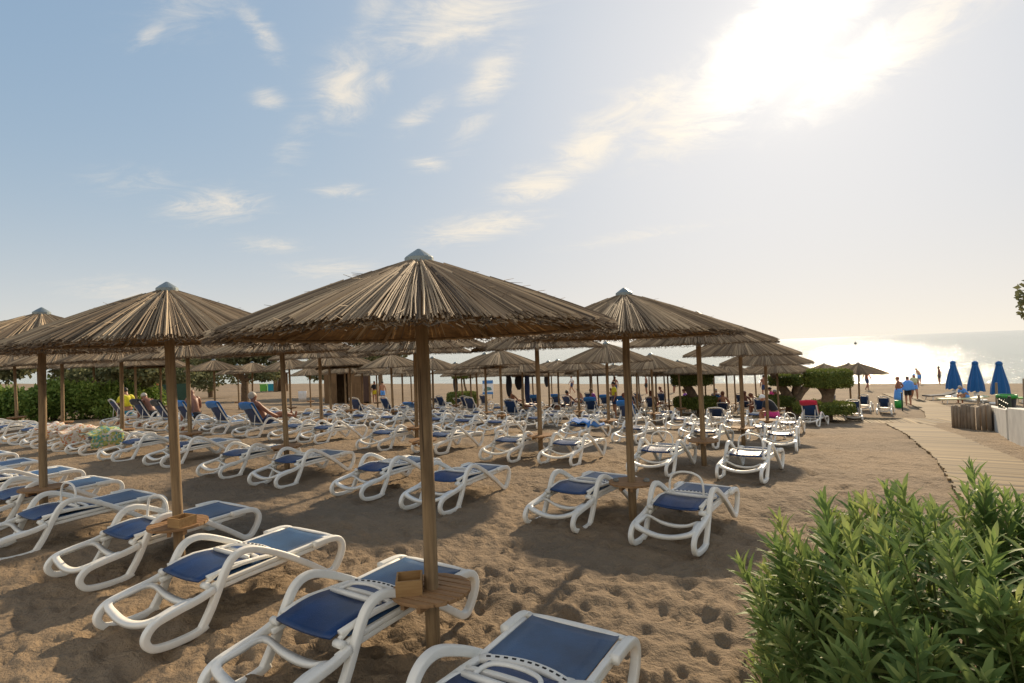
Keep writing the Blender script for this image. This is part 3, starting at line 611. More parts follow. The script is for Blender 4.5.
def clipped(c, r, h, n, size, seed, tag_m=None):
    """a hedge-trimmed drum of foliage: dense leaves on its rounded surface and inside"""
    g = np.random.default_rng(seed); mb = MB(); c = Vector(c)
    for i in range(n):
        a = g.uniform(0, 2*np.pi); top = g.uniform() < .45; u = g.uniform()
        if top: rr = r*math.sqrt(u); z = h*(1 if g.uniform() < .7 else 0)
        else: rr = r*(1-.05*g.uniform()); z = h*g.uniform()
        ed = max(0, abs(z/h-.5)*2-.75)/.25; rr *= 1-.10*ed*ed; rr *= 1+.05*mnoise.noise(Vector((math.cos(a)*2, math.sin(a)*2, z*2+seed)))
        if g.uniform() < .2: rr *= g.uniform(.6, 1)
        p = c+Vector((rr*math.cos(a), rr*math.sin(a), z+g.normal()*.02)); d = Vector(g.normal(size=3)); d += Vector((math.cos(a), math.sin(a), 0))*.6 if not top else Vector((0, 0, .7)); d.normalize()
        q = Vector(g.normal(size=3)).cross(d).normalized(); L = size*g.uniform(.6, 1.3); mb.tn = min(1, max(0, .45+g.normal()*.22)); mb.add([p, p+d*L*.5+q*L*.32, p+d*L, p+d*L*.5-q*L*.32], [(0, 1, 2, 3)])
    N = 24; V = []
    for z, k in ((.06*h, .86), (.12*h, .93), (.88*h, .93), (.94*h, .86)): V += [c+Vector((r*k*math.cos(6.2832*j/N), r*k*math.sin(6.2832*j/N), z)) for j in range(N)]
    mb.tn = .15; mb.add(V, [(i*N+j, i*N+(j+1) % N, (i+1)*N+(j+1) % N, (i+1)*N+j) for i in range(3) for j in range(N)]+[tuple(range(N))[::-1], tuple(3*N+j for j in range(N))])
    return mb
def trunk_mb(paths):
    mb = MB()
    for pts, r0, r1 in paths:
        P = spline(pts, 5); n = len(P); mb.tube([p+Vector((mnoise.noise(p*3)*.03*r0/.15, mnoise.noise(p*3+Vector((5, 0, 0)))*.03*r0/.15, 0)) for p in P], [(r0+(r1-r0)*i/(n-1))*(1+.12*mnoise.noise(p*5)) for i, p in enumerate(P)], 10)
    return mb
# clipped, flat-topped trees
def topiary(x, y, label, discs, trunks, seed, size=.075):
    root = empty('clipped_tree', G(x, y)); tag(root, label, 'tree')
    trunk_mb(trunks).build('trunk', M_bark, root, True)
    for k, (cx_, cy_, cz_, r, h, n) in enumerate(discs): clipped((cx_, cy_, cz_), r, h, n, size, seed+k).build('crown', M_leafC, root)
    return root
topiary(12.89, 23.6, 'flat-topped clipped tree with two tiers standing by the cross path', [(.12, 0, 1.42, .88, .66, 7000), (-.1, 0, .36, 1.12, .38, 7000)], [([(0, 0, -.2), (.02, 0, .35), (.05, 0, .8), (.18, 0, 1.25), (.3, 0, 1.6)], .24, .20), ([(.05, 0, .8), (-.05, .05, 1.2), (-.3, .1, 1.6)], .15, .10)], 21)
topiary(12.6, 26.2, 'clipped tree with sawn bare limbs just left of the flat-topped one', [(.0, .2, 1.5, .72, .42, 4500), (-.5, .2, .55, .8, .42, 3500)], [([(.2, 0, -.2), (.15, 0, .5), (-.05, 0, 1.0), (-.35, 0, 1.6), (-.75, 0, 2.15)], .32, .14), ([(.1, 0, .5), (.4, .1, 1.1), (.45, .1, 1.7), (.42, .1, 2.35)], .2, .16), ([(.15, 0, .6), (.5, 0, 1.0), (.95, 0, 1.5)], .22, .14)], 31)
topiary(8.81, 28, 'two-tiered clipped tree with slanting trunk among the far parasols', [(-.05, 0, 1.52, .98, .56, 6000), (.1, 0, .42, 1.05, .44, 6000)], [([(.15, 0, -.2), (.1, 0, .5), (-.05, 0, 1.0), (-.35, 0, 1.6)], .26, .2)], 41)
topiary(-3.52, 43, 'small clipped tree on a thin trunk above the low hedge', [(-.25, 0, 1.95, .85, .65, 3500)], [([(0, 0, -.2), (-.05, 0, .8), (-.2, 0, 1.5), (-.25, 0, 2.3)], .09, .06)], 51, .1)
lh = clipped((0, 0, 0), 1.1, .95, 6000, .1, 61).build('low_hedge', M_leafC); lh.location = G(-3.75, 41.2, -.05); lh.scale = (1, .8, 1); tag(lh, 'low rounded clipped hedge on the open sand left of centre', 'hedge')

# hedge and trees on the left
def bush(x, y, blobs, n, size, seed, label, m=None, name='leafy_shrub', cat='shrub'):
    root = empty(name, G(x, y)); tag(root, label, cat, None)
    leaf_cloud(blobs, n, size, seed, .5).build('foliage', m or M_leafH, root)
    g = random.Random(seed); tr = []
    for k in range(7):
        a = g.uniform(0, 6.28); r = blobs[0][3]*.6; tr.append(([(g.uniform(-.2, .2), g.uniform(-.2, .2), -.1), (r*.5*math.cos(a), r*.5*math.sin(a), blobs[0][2]*.8), (r*math.cos(a), r*math.sin(a), blobs[0][2]*1.3)], .03, .012))
    trunk_mb(tr).build('stem', M_bark, root); return root
hx = [(-21.6, 21.0), (-19.6, 21.4), (-17.8, 21.9), (-16.2, 22.7)]
for i, (x, y) in enumerate(hx):
    g = random.Random(i); B = [(g.uniform(-.7, .7), g.uniform(-.5, .5), g.uniform(.35, 1.05), g.uniform(.5, .8), g.uniform(.5, .8), g.uniform(.4, .6)) for _ in range(9)]
    bush(x, y, B, 9000, .13, 70+i, 'bright green oleander bush behind the left loungers, %s from the left' % ORD[i], M_leafH, 'oleander_bush', 'bush')
bush(-21.2, 32, [(0, 0, .7, 1.3, 1.0, .75), (.6, 0, .4, 1, .8, .5)], 6000, .14, 80, 'round green bush beside the green fence', M_leafH)
def tree(x, y, label, blobs, n, size, seed, th=1.6, tr=.25, m=None, lean=0):
    root = empty('olive_tree', G(x, y)); tag(root, label, 'tree', 'trees behind the left of the beach')
    leaf_cloud(blobs, n, size, seed, .35).build('crown', m or M_leafT, root); g = random.Random(seed); T = [([(0, 0, -.3), (lean*.4, 0, th*.5), (lean, 0, th)], tr, tr*.75)]
    for b in blobs[:7]: T.append(([(lean, 0, th*.9), ((lean+b[0])/2, b[1]/2, (th+b[2])/2), (b[0], b[1], b[2])], tr*.5, tr*.12))
    trunk_mb(T).build('trunk', M_bark, root); return root
def blobs(g, n, rx, ry, z0, z1, r):
    return [(g.uniform(-rx, rx), g.uniform(-ry, ry), g.uniform(z0, z1), r*g.uniform(.7, 1.3), r*g.uniform(.7, 1.3), r*g.uniform(.5, .9)) for _ in range(n)]
g = random.Random(9)
for i, (x, y, rx, z0, z1, n, lab) in enumerate([
    (-30.5, 33.0, 3.4, 1.5, 3.6, 9000, 'broad grey-green tree at the far left edge behind the hedge'), (-25.0, 34.5, 2.8, 1.2, 3.4, 9000, 'yellow-green tree standing behind the oleander hedge'),
    (-21.5, 31.5, 2.0, .9, 3.0, 8000, 'paler tree right of the hedge with the sea showing beside it'), (-27.8, 45.0, 3.4, 1.6, 3.8, 10000, 'dark spreading tree behind the green fence'),
    (-33.0, 62.0, 4.2, 2.0, 4.6, 9000, 'far dark tree behind the green fence, right of the spreading one'), (-23.6, 50.0, 2.7, 1.9, 4.4, 9000, 'low tree with a thick short trunk on the open sand'),
    (-18.6, 60.0, 2.6, 2.4, 4.2, 6000, 'dark tree left of the wooden hut'), (-14.0, 60.0, 3.0, 3.0, 6.6, 9000, 'tall tree rising behind the wooden hut')]):
    tree(x, y, lab, blobs(g, 11, rx, rx*.6, z0, z1, rx*.36), n, .17+.0022*y, 90+i, z0*.9+.3, .28 if i != 5 else .36)
tree(15.95, 16.2, 'sparse tamarisk tree with yellowish twigs at the right edge', [(-.95, 0, 4.05, .45, .45, .4), (0, 0, 4.4, .9, .9, .7), (-.7, .3, 3.6, .40, .4, .25)], 1300, .16, 120, 3.2, .12)

# ---------------------------------------------------------------- fences, wall, hut
def oriented(name, m, boxes, loc, rz, parent=None):
    mb = MB()
    for c, d in boxes: mb.box(c, d)
    o = mb.build(name, m, parent)
    if parent is None: o.location = loc; o.rotation_euler[2] = rz
    return o
p0, p1 = G(-26.6, 39), G(-23.2, 40.6); ln = (p1-p0).length; az = math.atan2(p1.y-p0.y, p1.x-p0.x)
gf = empty('screen_fence', p0, az); tag(gf, 'dark green mesh fence with orange wooden posts behind the sunbathers', 'fence')
M_gm = mat('green_screen', (.035, .085, .06), .8, .2, 12); M_op = mat('orange_post', (.45, .19, .05), .6, .2, 6)
for k in range(2): oriented('screen_panel', M_gm, [(((k+.5)*ln/2, .03, .65), (ln/2-.02, .03, 1.25))], None, None, gf)
for k in range(3): oriented('post', M_op, [((k*ln/2, -.04, .66), (.12, .10, 1.42))], None, None, gf)
# log fence of upright stakes at the bend of the walkway
lf = empty('stake_fence', W(24.5, 2.3)); tag(lf, 'low fence of grey upright stakes where the walkway bends', 'fence')
P = [W(24.9, 2.15), W(24.2, 2.6), W(24.0, 3.0), W(25.3, 3.12), W(26.8, 3.1)]; g = random.Random(4)
for a_, b_ in zip(P, P[1:]):
    n = max(2, int((b_-a_).length/.135))
    for k in range(n):
        q = a_.lerp(b_, k/n)-lf.location; hh = .80+g.uniform(-.06, .05); s_ = MB(); s_.tube([(q.x, q.y, q.z-.2), (q.x+g.uniform(-.01, .01), q.y, q.z+hh-.02), (q.x, q.y, q.z+hh)], [.064, .062, .045], 8); s_.build('stake', M_fence, lf, True)
def wall(name, a_, b_, h0, h1, th, label):
    w_ = MB(); d = (b_-a_); n = Vector((-d.y, d.x, 0)).normalized()*th/2; z = Vector((0, 0, 1))
    N = 10; V = []
    for i in range(N+1):
        p = a_.lerp(b_, i/N); hh = h0+(h1-h0)*i/N; V += [p-n-z*.3, p+n-z*.3, p+n+z*(hh-.02), p+n*.85+z*hh, p-n*.85+z*hh, p-n+z*(hh-.02)]
    w_.add(V, [(i*6+j, i*6+(j+1) % 6, i*6+6+(j+1) % 6, i*6+6+j) for i in range(N) for j in range(6)]+[(5, 4, 3, 2, 1, 0), tuple(N*6+j for j in range(6))])
    return tag(w_.build(name, M_rend), label, 'wall')
wall('garden_wall', W(28.6, 3.55), W(20.1, 3.0), .72, .80, .28, 'low white rendered wall beyond the iron gate post')
wall('garden_wall', W(19.7, 2.98), W(13.5, 2.75), .86, .9, .28, 'low white rendered wall at the right edge before the gate post')
fe = empty('iron_fence', W(19.9, 2.92)); tag(fe, 'dark green iron railing with tall post on the white wall', 'fence')
def rel(p): return p-fe.location
q = MB(); q.tube([rel(W(19.9, 2.92, -.1)), rel(W(19.9, 2.92, 1.16))], .035, 8); q.build('post', M_iron, fe)
for zz_ in (.72, .56): q = MB(); q.tube([rel(W(19.95, 2.93, zz_+.2)), rel(W(22.9, 3.1, zz_+.33))], .02, 6); q.build('rail', M_iron, fe)
for k in range(5): q = MB(); s_ = 20.5+.55*k; q.tube([rel(W(s_, 2.96+.03*k, .74)), rel(W(s_, 2.96+.03*k, 1.06)), rel(W(s_, 2.96+.03*k, 1.14))], [.022, .022, .004], 6); q.build('bar', M_iron, fe)
pb = empty('planter', G(20.9, 24.2, .50)); pb.scale = (.78, .78, .8); tag(pb, 'black planter with a bright green rim behind the white wall', 'planter')
q = MB(); q.lathe([(.0, 0), (.34, 0), (.42, .62), (.38, .62), (.35, .5)], 20); q.build('pot', M_black, pb, True); q = MB(); q.lathe([(.43, .60), (.46, .60), (.47, .78), (.40, .78), (.39, .62), (.43, .60)], 20); q.build('rim', M_greenpl, pb, True)
for i, (s_, t_, h_) in enumerate(((33, 4.4, 1.6), (36.5, 5.9, 1.7), (31.5, 3.6, 1.1))):
    q = MB(); q.tube([(0, 0, -.2), (.02, 0, h_)], [.06, .045], 8); o = q.build('wooden_post', M_fence); o.location = W(s_, t_); tag(o, ('leaning grey post right of the closed parasols', 'tall grey post at the right edge beside the wall', 'short grey post just beyond the white wall')[i], 'post')
# timber hut
hut = empty('beach_hut', G(-13.2, 45.2), R(14)); tag(hut, 'brown timber beach hut with open dark doorways left of centre', 'hut')
M_hut = wood_mat('hut_board', (.13, .075, .035), (.23, .14, .07), 2, 1.5, .5); M_hutd = wood_mat('hut_dark', (.06, .035, .03), (.10, .06, .045), 2, 1.5, .3)
def hutbox(n_, m_, *bx): return oriented(n_, m_, bx, None, None, hut)
hutbox('wall', M_hut, ((-1.28, .0, 1.45), (.95, .10, 3.1))); hutbox('wall', M_hut, ((.55, .0, 1.45), (1.0, .10, 3.1))); hutbox('wall', M_hut, ((1.72, .0, 1.45), (.16, .10, 3.1)))
hutbox('wall', M_hut, ((-1.70, 1.3, 1.45), (.10, 2.48, 3.1))); hutbox('wall', M_hut, ((1.75, 1.3, 1.45), (.09, 2.48, 3.1))); hutbox('wall', M_hut, ((0, 2.6, 1.45), (3.5, .10, 3.1)))
hutbox('lintel', M_hut, ((-.38, 0, 2.80), (.85, .09, .42))); hutbox('door', M_hutd, ((1.35, .03, 1.3), (.58, .06, 2.5))); hutbox('lintel', M_hut, ((1.35, 0, 2.80), (.58, .09, .42)))
hutbox('roof', M_hutd, ((0, 1.3, 3.07), (4.0, 3.2, .12)))
ks = empty('kiosk', G(-31.6, 78), R(20)); tag(ks, 'small brown kiosk near the water, far left', 'kiosk')
oriented('wall', M_hut, [((-.9, 0, 1.2), (.5, 1.6, 2.4)), ], None, None, ks); oriented('wall', M_hut, [((.0, .75, 1.2), (1.28, .12, 2.4))], None, None, ks); oriented('roof', M_hutd, [((-.2, 0, 2.47), (2.2, 1.9, .14))], None, None, ks); oriented('counter', M_hut, [((.2, -.2, .5), (.9, .6, 1.0))], None, None, ks)
for i, (x, c_) in enumerate(((-34.6, M_greenc), (-33.5, M_teal))):
    q = MB(); q.box((0, 0, .5), (.85, .8, .9)); q.box((0, 0, .99), (.95, .9, .07)); q.box((-.3, -.3, .03), (.14, .14, .09)); q.box((.3, -.3, .03), (.14, .14, .09)); o = q.build('litter_bin', c_); o.location = G(x, 79); tag(o, ('green', 'blue-green')[i]+' litter bin left of the far kiosk', 'bin')
# board on the sand, white banner
M_bl = mat('board_blue', (.05, .20, .50), .5, .1)
bd = empty('notice_board', G(-2.3, 50, 0)); tag(bd, 'blue and white notice board standing on the open sand', 'sign'); bd.rotation_euler = (R(-8), 0, R(-6))
oriented('panel', M_whitec, [((0, 0, 1.0), (.95, .04, 1.25))], None, None, bd)
oriented('band', M_bl, [((0, -.025, .48), (.93, .02, .2))], None, None, bd); oriented('band', M_bl, [((0, -.025, 1.46), (.93, .02, .28))], None, None, bd)
q = MB(); q.add([(-.36, -.03, .66), (.36, -.03, .74), (.28, -.03, .98), (-.1, -.03, 1.06), (-.34, -.03, .88)], [(0, 1, 2, 3, 4)]); q.build('picture', mat('board_pic', (.10, .22, .20), .5, .5, 5), bd)
for x in (-.4, .4): oriented('leg', M_iron, [((x, .05, .2), (.05, .05, .7))], None, None, bd)
q = MB(); V = [(x_, .06*math.sin(9*x_+z_*2), z_) for z_ in (0.1, .5, .9, 1.25) for x_ in [-.5+.1*k for k in range(11)]]; q.add(V, [(i*11+j, i*11+j+1, (i+1)*11+j+1, (i+1)*11+j) for i in range(3) for j in range(10)])
o = q.build('cloth_banner', M_whitec, smooth=True); o.location = G(-18.2, 49); o.scale = (.7, 1, .75); tag(o, 'crumpled white cloth hanging below the dark tree by the hut', 'cloth'); md = o.modifiers.new('s', 'SOLIDIFY'); md.thickness = .012

# ---------------------------------------------------------------- closed blue parasols
def closed_parasol(x, y, label, hh, rz):
    root = empty('closed_parasol', G(x, y), rz); tag(root, label, 'parasol', 'closed blue parasols by the shore')
    q = MB(); N = 32; V = []
    prof = [(.62, .44), (.95, .40), (1.3, .33), (1.7, .24), (2.05, .165), (2.25, .13)]
    for z_, r in prof:
        for j in range(N):
            a = 2*math.pi*j/N; rr = r*(1+.16*math.cos(8*a+.6*math.sin(z_*2))) ; zz_ = z_*hh - (.05*(1+math.cos(8*a)) if z_ == prof[0][0] else 0); V.append((rr*math.cos(a), rr*math.sin(a), zz_))
    V.append((0, 0, 2.28*hh)); q.add(V, [(i*N+j, i*N+(j+1) % N, (i+1)*N+(j+1) % N, (i+1)*N+j) for i in range(len(prof)-1) for j in range(N)]+[((len(prof)-1)*N+j, (len(prof)-1)*N+(j+1) % N, len(V)-1) for j in range(N)])
    cv = q.build('canopy', M_blueumb, root, True); q = MB(); q.lathe([(.165, 2.20*hh), (.185, 2.26*hh), (.17, 2.33*hh), (.10, 2.40*hh), (.001, 2.43*hh)], 16); q.build('cap', M_blueumb, root, True)
    q = MB(); q.tube([(0, 0, -.1), (0, 0, 2.3*hh)], .035, 8); q.build('pole', M_white, root); q = MB(); q.lathe([(.001, .02), (.55, .02), (.55, .07), (.16, .12), (.13, .5), (.05, .52)], 20); q.build('base', M_white, root)
closed_parasol(30.89, 40, 'closed blue parasol on a white base, leftmost of the three', 1.06, .3)
closed_parasol(30.0, 37, 'closed blue parasol on a white base, middle of the three', 1.06, 1.1)
closed_parasol(29.0, 34, 'closed blue parasol behind the white wall, rightmost of the three', 1.06, .7)

# ---------------------------------------------------------------- people
def skin_mesh(name, joints, edges, m, parent=None, sub=2, root=0, loc=None, rz=0):
    me = bpy.data.meshes.new(name); me.from_pydata([j[0] for j in joints], edges, []); o = bpy.data.objects.new(name, me); col.objects.link(o)
    md = o.modifiers.new('skin', 'SKIN'); md.use_smooth_shade = True
    for i, j in enumerate(joints):
        r = j[1]; me.skin_vertices[0].data[i].radius = (r, r) if not hasattr(r, '__len__') else r
    me.skin_vertices[0].data[root].use_root = True
    sb = o.modifiers.new('sub', 'SUBSURF'); sb.levels = sub; sb.render_levels = sub
    dg = bpy.context.evaluated_depsgraph_get(); ev = o.evaluated_get(dg); m2 = bpy.data.meshes.new_from_object(ev); bpy.data.objects.remove(o); bpy.data.meshes.remove(me)
    bm = bmesh.new(); bm.from_mesh(m2); be = [e for e in bm.edges if len(e.link_faces) == 1]
    if be:
        nf = bmesh.ops.holes_fill(bm, edges=be, sides=0)['faces']; vs_ = {v for f in nf for v in f.verts}
        bmesh.ops.triangulate(bm, faces=nf); bmesh.ops.recalc_face_normals(bm, faces=bm.faces)
        for _ in range(4): bmesh.ops.smooth_vert(bm, verts=list(vs_), factor=.5, use_axis_x=True, use_axis_y=True, use_axis_z=True)
        bm.to_mesh(m2)
    bm.free()
    m2.name = name; m2.materials.clear(); m2.materials.append(m); m2.polygons.foreach_set('use_smooth', [True]*len(m2.polygons))
    o = bpy.data.objects.new(name, m2); col.objects.link(o)
    if parent: o.parent = parent
    return o
PI_ = math.pi
POSE = {
 'stand': dict(pel=(0, 0, .96), wst=(0, 0, 1.10), chs=(0, 0, 1.32), nk=(.01, 0, 1.50), hd=(.03, 0, 1.63), kL=(.03, .10, .50), kR=(.03, -.10, .50), aL=(-.02, .11, .08), aR=(-.02, -.11, .08), eL=(-.03, .25, 1.14), eR=(-.03, -.25, 1.14), wL=(.06, .26, .90), wR=(.06, -.26, .90), fwd=(1, 0, 0)),
 'hips': dict(eL=(-.06, .40, 1.20), eR=(-.06, -.40, 1.20), wL=(.02, .20, 1.03), wR=(.02, -.20, 1.03)),
 'walk': dict(kL=(.22, .09, .52), aL=(.24, .09, .09), kR=(-.04, -.09, .50), aR=(-.30, -.09, .14), eL=(-.14, .24, 1.16), wL=(-.08, .27, .93), eR=(.10, -.24, 1.16), wR=(.24, -.22, .98)),
 'lean': dict(chs=(.16, 0, 1.26), nk=(.25, 0, 1.40), hd=(.33, 0, 1.50), eL=(.14, .24, 1.06), eR=(.14, -.24, 1.06), wL=(.36, .18, .98), wR=(.36, -.18, .98)),
 'sit': dict(pel=(0, 0, .50), wst=(-.01, 0, .64), chs=(.06, 0, .86), nk=(.12, 0, 1.03), hd=(.17, 0, 1.15), kL=(.42, .14, .52), kR=(.42, -.14, .52), aL=(.40, .15, .09), aR=(.40, -.15, .09), eL=(.16, .26, .68), eR=(.16, -.26, .68), wL=(.38, .15, .60), wR=(.38, -.15, .60)),
 'hunch': dict(pel=(0, 0, .46), wst=(.03, 0, .60), chs=(.18, 0, .78), nk=(.30, 0, .90), hd=(.38, 0, .98), kL=(.42, .14, .50), kR=(.42, -.14, .50), aL=(.40, .15, .09), aR=(.40, -.15, .09), eL=(.28, .26, .60), eR=(.28, -.26, .60), wL=(.46, .13, .56), wR=(.46, -.13, .56)),
 'recline': dict(pel=(.02, 0, .47), wst=(-.07, 0, .60), chs=(-.19, 0, .80), nk=(-.28, 0, .97), hd=(-.30, 0, 1.10), kL=(.46, .11, .50), kR=(.45, -.11, .58), aL=(.90, .12, .46), aR=(.88, -.12, .46), eL=(-.03, .27, .66), eR=(-.03, -.27, .66), wL=(.20, .22, .56), wR=(.20, -.22, .56)),
 'lie': dict(pel=(.0, 0, .46), wst=(-.14, 0, .46), chs=(-.35, 0, .48), nk=(-.53, 0, .50), hd=(-.66, 0, .53), kL=(.46, .10, .50), kR=(.46, -.10, .46), aL=(.88, .12, .44), aR=(.88, -.12, .44), eL=(-.30, .30, .46), eR=(-.30, -.30, .46), wL=(-.08, .28, .46), wR=(-.08, -.28, .46)),
}
def person(x, y, rz, pose, label, skin=None, hair=None, top=None, legs=M_navy, scale=1.0, sub=1, group=None, z=0, skirt=False, zoff=0):
    d = dict(POSE['stand']); d.update(POSE.get(pose, {})); V = {k: Vector(v) for k, v in d.items()}; skin = skin or M_skin; hair = hair or M_hair
    root = empty('person', G(x, y, zoff), rz); root.scale = (scale,)*3; tag(root, label, 'person', group)
    J = []; E = []; ix = {}
    def j(n, p, r, par=None):
        ix[n] = len(J); J.append((tuple(p), r))
        if par is not None: E.append((ix[par], ix[n]))
    sp = (V['chs']-V['pel']).normalized(); side = Vector((0, 1, 0)); hdv = (V['hd']-V['nk']).normalized(); ff = side.cross(hdv).normalized()
    j('pel', V['pel'], (.13, .17)); j('wst', V['wst'], (.115, .145), 'pel'); j('chs', V['chs'], (.13, .175), 'wst'); j('nb', V['nk']-sp*.06, .075, 'chs'); j('nk', V['nk'], .060, 'nb')
    j('jaw', V['nk'].lerp(V['hd'], .55)+ff*.018, .080, 'nk'); j('hd', V['hd'], .108, 'jaw'); j('crn', V['hd']+hdv*.075-ff*.01, .100, 'hd'); j('nose', V['hd']+ff*.108-hdv*.025, .020, 'hd')
    for s_, L in ((1, 'L'), (-1, 'R')):
        sh = V['chs']+sp*.10+side*.165*s_; j('v'+L, (V['nk']-sp*.075)+side*.085*s_, .066, 'nb'); j('s'+L, sh, .066, 'v'+L); e = V['e'+L]; w_ = V['w'+L]; j('u'+L, sh.lerp(e, .5), .056, 's'+L); j('e'+L, e, .048, 'u'+L); j('f'+L, e.lerp(w_, .35), .046, 'e'+L); j('w'+L, w_, .031, 'f'+L)
        hv = (w_-e).normalized(); pc = w_+hv*.055; j('p'+L, pc, .033, 'w'+L)
        for q in range(4):
            a_ = pc+hv*.045+Vector((.026-.017*q, 0, 0)); j('g%d%s' % (q, L), a_, .010, 'p'+L); j('h%d%s' % (q, L), a_+hv*(.045, .055, .05, .038)[q]+Vector((0, -.012*s_, 0)), .008, 'g%d%s' % (q, L))
        j('t'+L, pc+Vector((.045, -.01*s_, 0))+hv*.02, .010, 'p'+L)
        hp = V['pel']+side*.085*s_-sp*.05; k = V['k'+L]; an_ = V['a'+L]; j('hp'+L, hp, .105, 'pel'); j('m'+L, hp.lerp(k, .4), .095, 'hp'+L); j('k'+L, k, .065, 'm'+L); j('c'+L, k.lerp(an_, .35), .066, 'k'+L); j('a'+L, an_, .042, 'c'+L)
        lv = (an_-k).normalized(); ft = (Vector((1, 0, 0))-lv*lv.x*.6).normalized() if abs(lv.x) < .8 else Vector((.2, 0, 1)).normalized(); j('ht'+L, an_+lv*.045-ft*.03, .034, 'a'+L); j('to'+L, an_+lv*.05+ft*.15, .030, 'ht'+L)
    body = skin_mesh('body', J, E, skin, root, sub)
    names = list(ix); JP = np.array([J[ix[n_]][0] for n_ in names]); JR = np.array([max(J[ix[n_]][1]) if hasattr(J[ix[n_]][1], '__len__') else J[ix[n_]][1] for n_ in names])
    def garment_of(nm, keep, m_, off):
        """clothing: the body surface near the given joints, lifted off the skin"""
        me = body.data; P_ = np.array([v.co[:] for v in me.vertices]); Nn = np.array([v.normal[:] for v in me.vertices])
        near = np.argmin(np.linalg.norm(P_[:, None]-JP[None], axis=2)-JR[None]*.6, axis=1); ok = np.array([names[q] in keep for q in near])
        fs = [tuple(p.vertices) for p in me.polygons if all(ok[v] for v in p.vertices)]
        if not fs: return
        us = sorted({v for f in fs for v in f}); mp = {v: i for i, v in enumerate(us)}
        o_ = mesh_obj(nm, [P_[v]+Nn[v]*off for v in us], [tuple(mp[v] for v in f) for f in fs], m_, root, True); md_ = o_.modifiers.new('s', 'SOLIDIFY'); md_.thickness = .012; md_.offset = -.3; return o_
    if hair != 'bald':                                   # cap of hair over the back and top of the head
        q = MB(); c_ = V['hd']+hdv*.03-ff*.004; A, B, Cc = side, (hdv*.86-ff*.5).normalized(), None; Cc = A.cross(B); NV = []
        for i in range(9):
            ph = PI_*(i/8)*.60
            for jx in range(16):
                th_ = 2*PI_*jx/16; r_ = .098*(1+.07*mnoise.noise(Vector((i*.9, jx*.8, x))))
                NV.append(c_+(A*math.cos(th_)*math.sin(ph)*.88+Cc*math.sin(th_)*math.sin(ph)*1.04+B*math.cos(ph))*r_*1.05)
        q.add(NV, [(i*16+jx, i*16+(jx+1) % 16, (i+1)*16+(jx+1) % 16, (i+1)*16+jx) for i in range(8) for jx in range(16)]); ho = q.build('hair', hair, root, True); ho.modifiers.new('s', 'SOLIDIFY').thickness = .02
    if sub == 2:
        for s_ in (-1, 1):
            q = MB(); ec = V['hd']+ff*.082+side*.033*s_+hdv*.008; q.tube([ec-side*.010, ec+side*.010], .007, 6); q.build('eye', M_black, root, True)
            q = MB(); ec = V['hd']+side*.084*s_-hdv*.01; q.tube([ec-hdv*.026, ec, ec+hdv*.026], [.008, .014, .010], 6); q.build('ear', skin, root, True)
    if legs:
        if skirt:
            q = MB(); ax = [V['pel']+Vector((0, 0, .10)), V['pel']-Vector((0, 0, .05)), (V['kL']+V['kR'])/2+Vector((0, 0, .08)), (V['kL']+V['kR'])/2-Vector((0, 0, .22))]
            q.tube(ax, [.16, .21, .22, .21], 14); q.build('wrap', legs, root, True)
        else: garment_of('shorts', ('pel', 'hpL', 'hpR', 'mL', 'mR'), legs, .014)
    if top: garment_of('shirt', ('wst', 'chs', 'nb', 'vL', 'vR', 'sL', 'sR', 'uL', 'uR'), top, .016)
    return root
def on_lounger(key, pose='recline', **kw):
    o = LOBJ[key]; m_ = o.rotation_euler[2]; dx = Vector((math.cos(m_), math.sin(m_), 0))*.75; p = o.location+dx
    if pose in ('sit', 'hunch'):                          # on the edge of the seat, legs over its far side
        p = p+Vector((-math.sin(m_), math.cos(m_), 0))*.05; r = person(p.x, p.y, m_+R(90), pose, **kw); r.location.z = o.location.z-.04; return r
    r = person(p.x, p.y, m_, pose, **kw); r.location.z = o.location.z-.06; return r
PI = math.pi
person(20.0+2.4, 33.2, R(120), 'hips', 'woman with hands on her hips wrapped in a blue towel by the far path', M_skind, M_hairr, None, M_blues, skirt=True, sub=1).scale = (1, 1, 1)
pm = person(23.5, 34, R(70), 'stand', 'person in black trunks with a blue towel over the shoulders, seen from behind', M_skin, M_hair, None, M_black)
q = MB(); V = []
for i, z_ in enumerate((1.50, 1.40, 1.2, 1.02, .93)):
    for j in range(13):
        a_ = R(60+240*j/12); rr = (.10, .27, .31, .33, .33)[i]; V.append((rr*.72*math.cos(a_)+.01*math.sin(5*a_), rr*math.sin(a_), z_+.02*math.sin(4*a_)))
q.add(V, [(i*13+j, i*13+j+1, (i+1)*13+j+1, (i+1)*13+j) for i in range(4) for j in range(12)]); o = q.build('shoulder_towel', M_blues, smooth=True); o.location = pm.location; o.rotation_euler = pm.rotation_euler; o.modifiers.new('s', 'SOLIDIFY').thickness = .015
tag(o, 'light blue towel draped over the shoulders of the person in black trunks', 'towel')
person(27.4, 39, R(-110), 'walk', 'person in a cap, pale green shirt and blue shorts walking up the path', M_skin, M_blues, M_shirt, M_blues)
person(40.6, 57, R(100), 'lean', 'person in blue shorts bending at the water edge', M_skin, M_hair, None, M_blues)
person(42.6, 57, R(160), 'stand', 'slim person in swimwear standing at the water left of the closed parasols', M_skind, M_hair, None, M_black)
person(30.99, 50, R(20), 'walk', 'sunburnt person standing near the water right of the far parasol', M_skind, M_hair, None, M_navy)
person(4.75, 27, R(180), 'stand', 'boy in a yellow T-shirt and grey shorts standing among the loungers', M_skin, M_hair, M_yellow, M_navy, scale=.93, sub=2)
person(-11.55, 47.2, R(-60), 'stand', 'person in yellow shorts and a black vest beside the hut', M_skin, M_hair, M_black, M_yellow)
